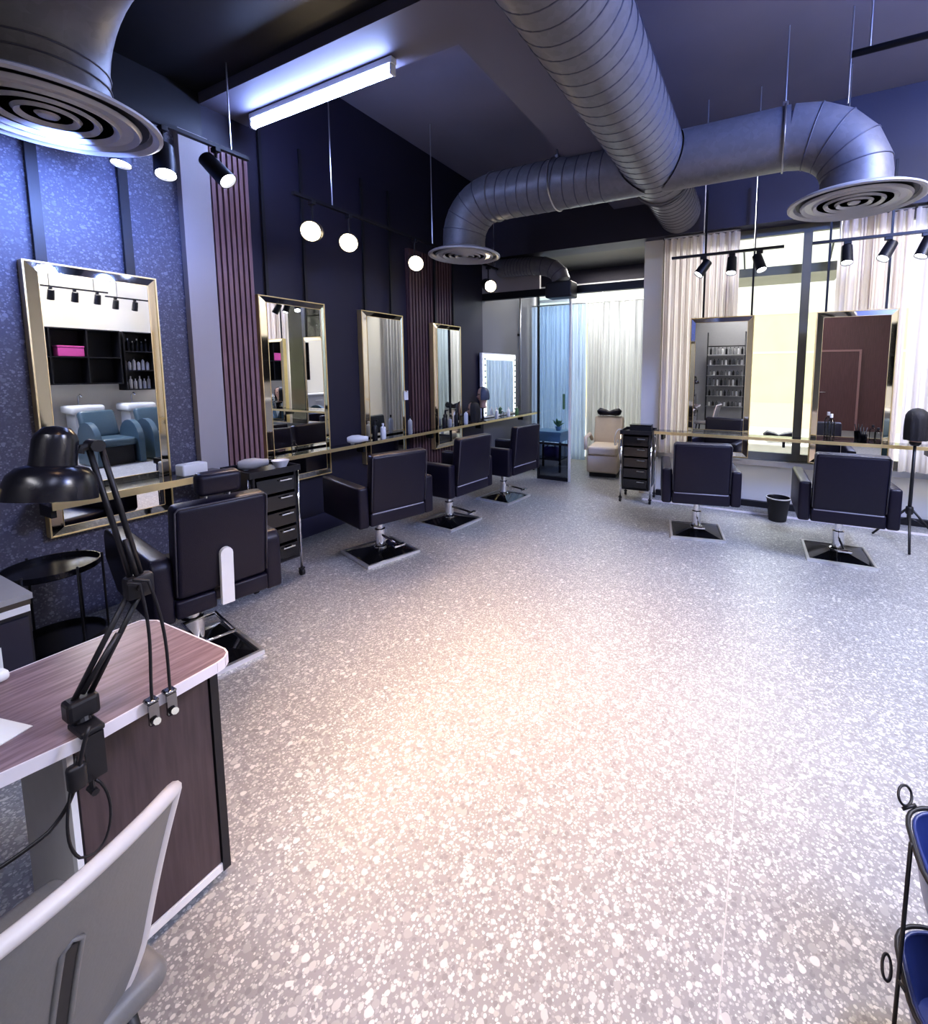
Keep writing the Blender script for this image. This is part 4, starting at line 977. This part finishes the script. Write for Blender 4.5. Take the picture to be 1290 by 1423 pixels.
# ------------------------------------------------------------------ light
w = bpy.data.worlds.new('world'); S.world = w; w.use_nodes = True
nt = w.node_tree; bgn = nt.nodes['Background']
bgn.inputs['Color'].default_value = (.93, .96, 1, 1); bgn.inputs['Strength'].default_value = .95
lamp('SUN', 'sun', (0, -10, 20), (1, .97, .86), 2.6, (0, 6, 0), angle=.05)
warm, cool, white_, blue_ = (1, .69, .43), (.68, .73, 1), (1, .97, .95), (.20, .34, 1)
l = lamp('AREA', 'fill_warm', (-.9, 1.2, 3.16), (1, .62, .34), 31, (-1.0, 1.95, 0), shape='RECTANGLE', size=.6, size_y=.9); l.data.spread = 1.1  # added area lamp with no fixture, makes the warm floor patch
l = lamp('AREA', 'fill_cool', (1.9, .6, 4.2), cool, 84, (1.15, 2.3, 0), shape='RECTANGLE', size=1.8, size_y=1.8); l.data.spread = 1.75  # added area lamp with no fixture, cools the floor at right
l = lamp('AREA', 'fill_rear', (.4, -2.0, 4.2), (.80, .83, 1), 24, (.2, .6, 0), shape='RECTANGLE', size=3.0, size_y=1.2); l.data.spread = 1.7  # added fill lamp, out of view behind the camera
lamp('AREA', 'rear_wall_fill', (-.6, -2.3, 4.2), white_, 110, (-.6, -3.5, 1.3), shape='RECTANGLE', size=2.6, size_y=.5)  # added fill, brightens the rear wall seen in the window mirrors
lamp('AREA', 'wash_corner_fill', (2.9, 3.4, 4.2), (1, .96, .88), 220, (3.2, 3.6, 0), shape='RECTANGLE', size=.9, size_y=1.8)  # added fill, brightens the wash corner for its mirror reflection
lamp('AREA', 'blue_light', (2.3, 2.6, 3.9), blue_, 170, (.2, 4.4, 3.3), shape='RECTANGLE', size=1.2, size_y=.3)
lamp('AREA', 'annex_light', (-2.4, 6.9, 3.3), (1, .95, .88), 45, (-2.4, 6.9, 0), shape='RECTANGLE', size=1.2, size_y=.8)
lamp('AREA', 'outdoor_sky_light', (.3, 9.5, 5.5), (.93, .96, 1), 950, (.3, 5.0, .4), shape='RECTANGLE', size=5, size_y=2.5)
lamp('AREA', 'annex_window_light', (-2.6, 9.2, 3.2), (.88, .94, 1), 120, (-2.6, 7.6, 1.4), shape='RECTANGLE', size=2.4, size_y=2.4)
for i, (y, aim) in enumerate([(2.72, 0), (3.10, 0), (3.98, 0), (5.46, 0)]):
    lamp('SPOT', 'warm_spot', (-3.26, y-.15, 2.68), warm, 55, (-1.6, y-1.0, 0), spot_size=1.5, spot_blend=.8, shadow_soft_size=.2)
for y in (1.24, 1.56, 1.9):
    lamp('SPOT', 'blue_white_spot', (-3.1, y-.1, 2.72), (.24, .37, 1), 48 if y < 1.8 else 8, (-3.9, y-.25, 2.6), spot_size=1.9, spot_blend=.8, shadow_soft_size=.05)
for x in (-.63, -.36, -.11, .61, .91, 1.17):
    lamp('SPOT', 'window_spot', (x, 5.15, 2.56), (.9, .92, 1), 22, (x, 4.3, 0), spot_size=1.6, spot_blend=.8, shadow_soft_size=.06)

S.view_settings.view_transform = 'Standard'
S.view_settings.look = 'Medium High Contrast'
S.view_settings.exposure = 0.; S.view_settings.gamma = 1.
S.cycles.max_bounces = 10; S.cycles.transparent_max_bounces = 16; S.cycles.sample_clamp_indirect = 6
S.cycles.use_denoising = True
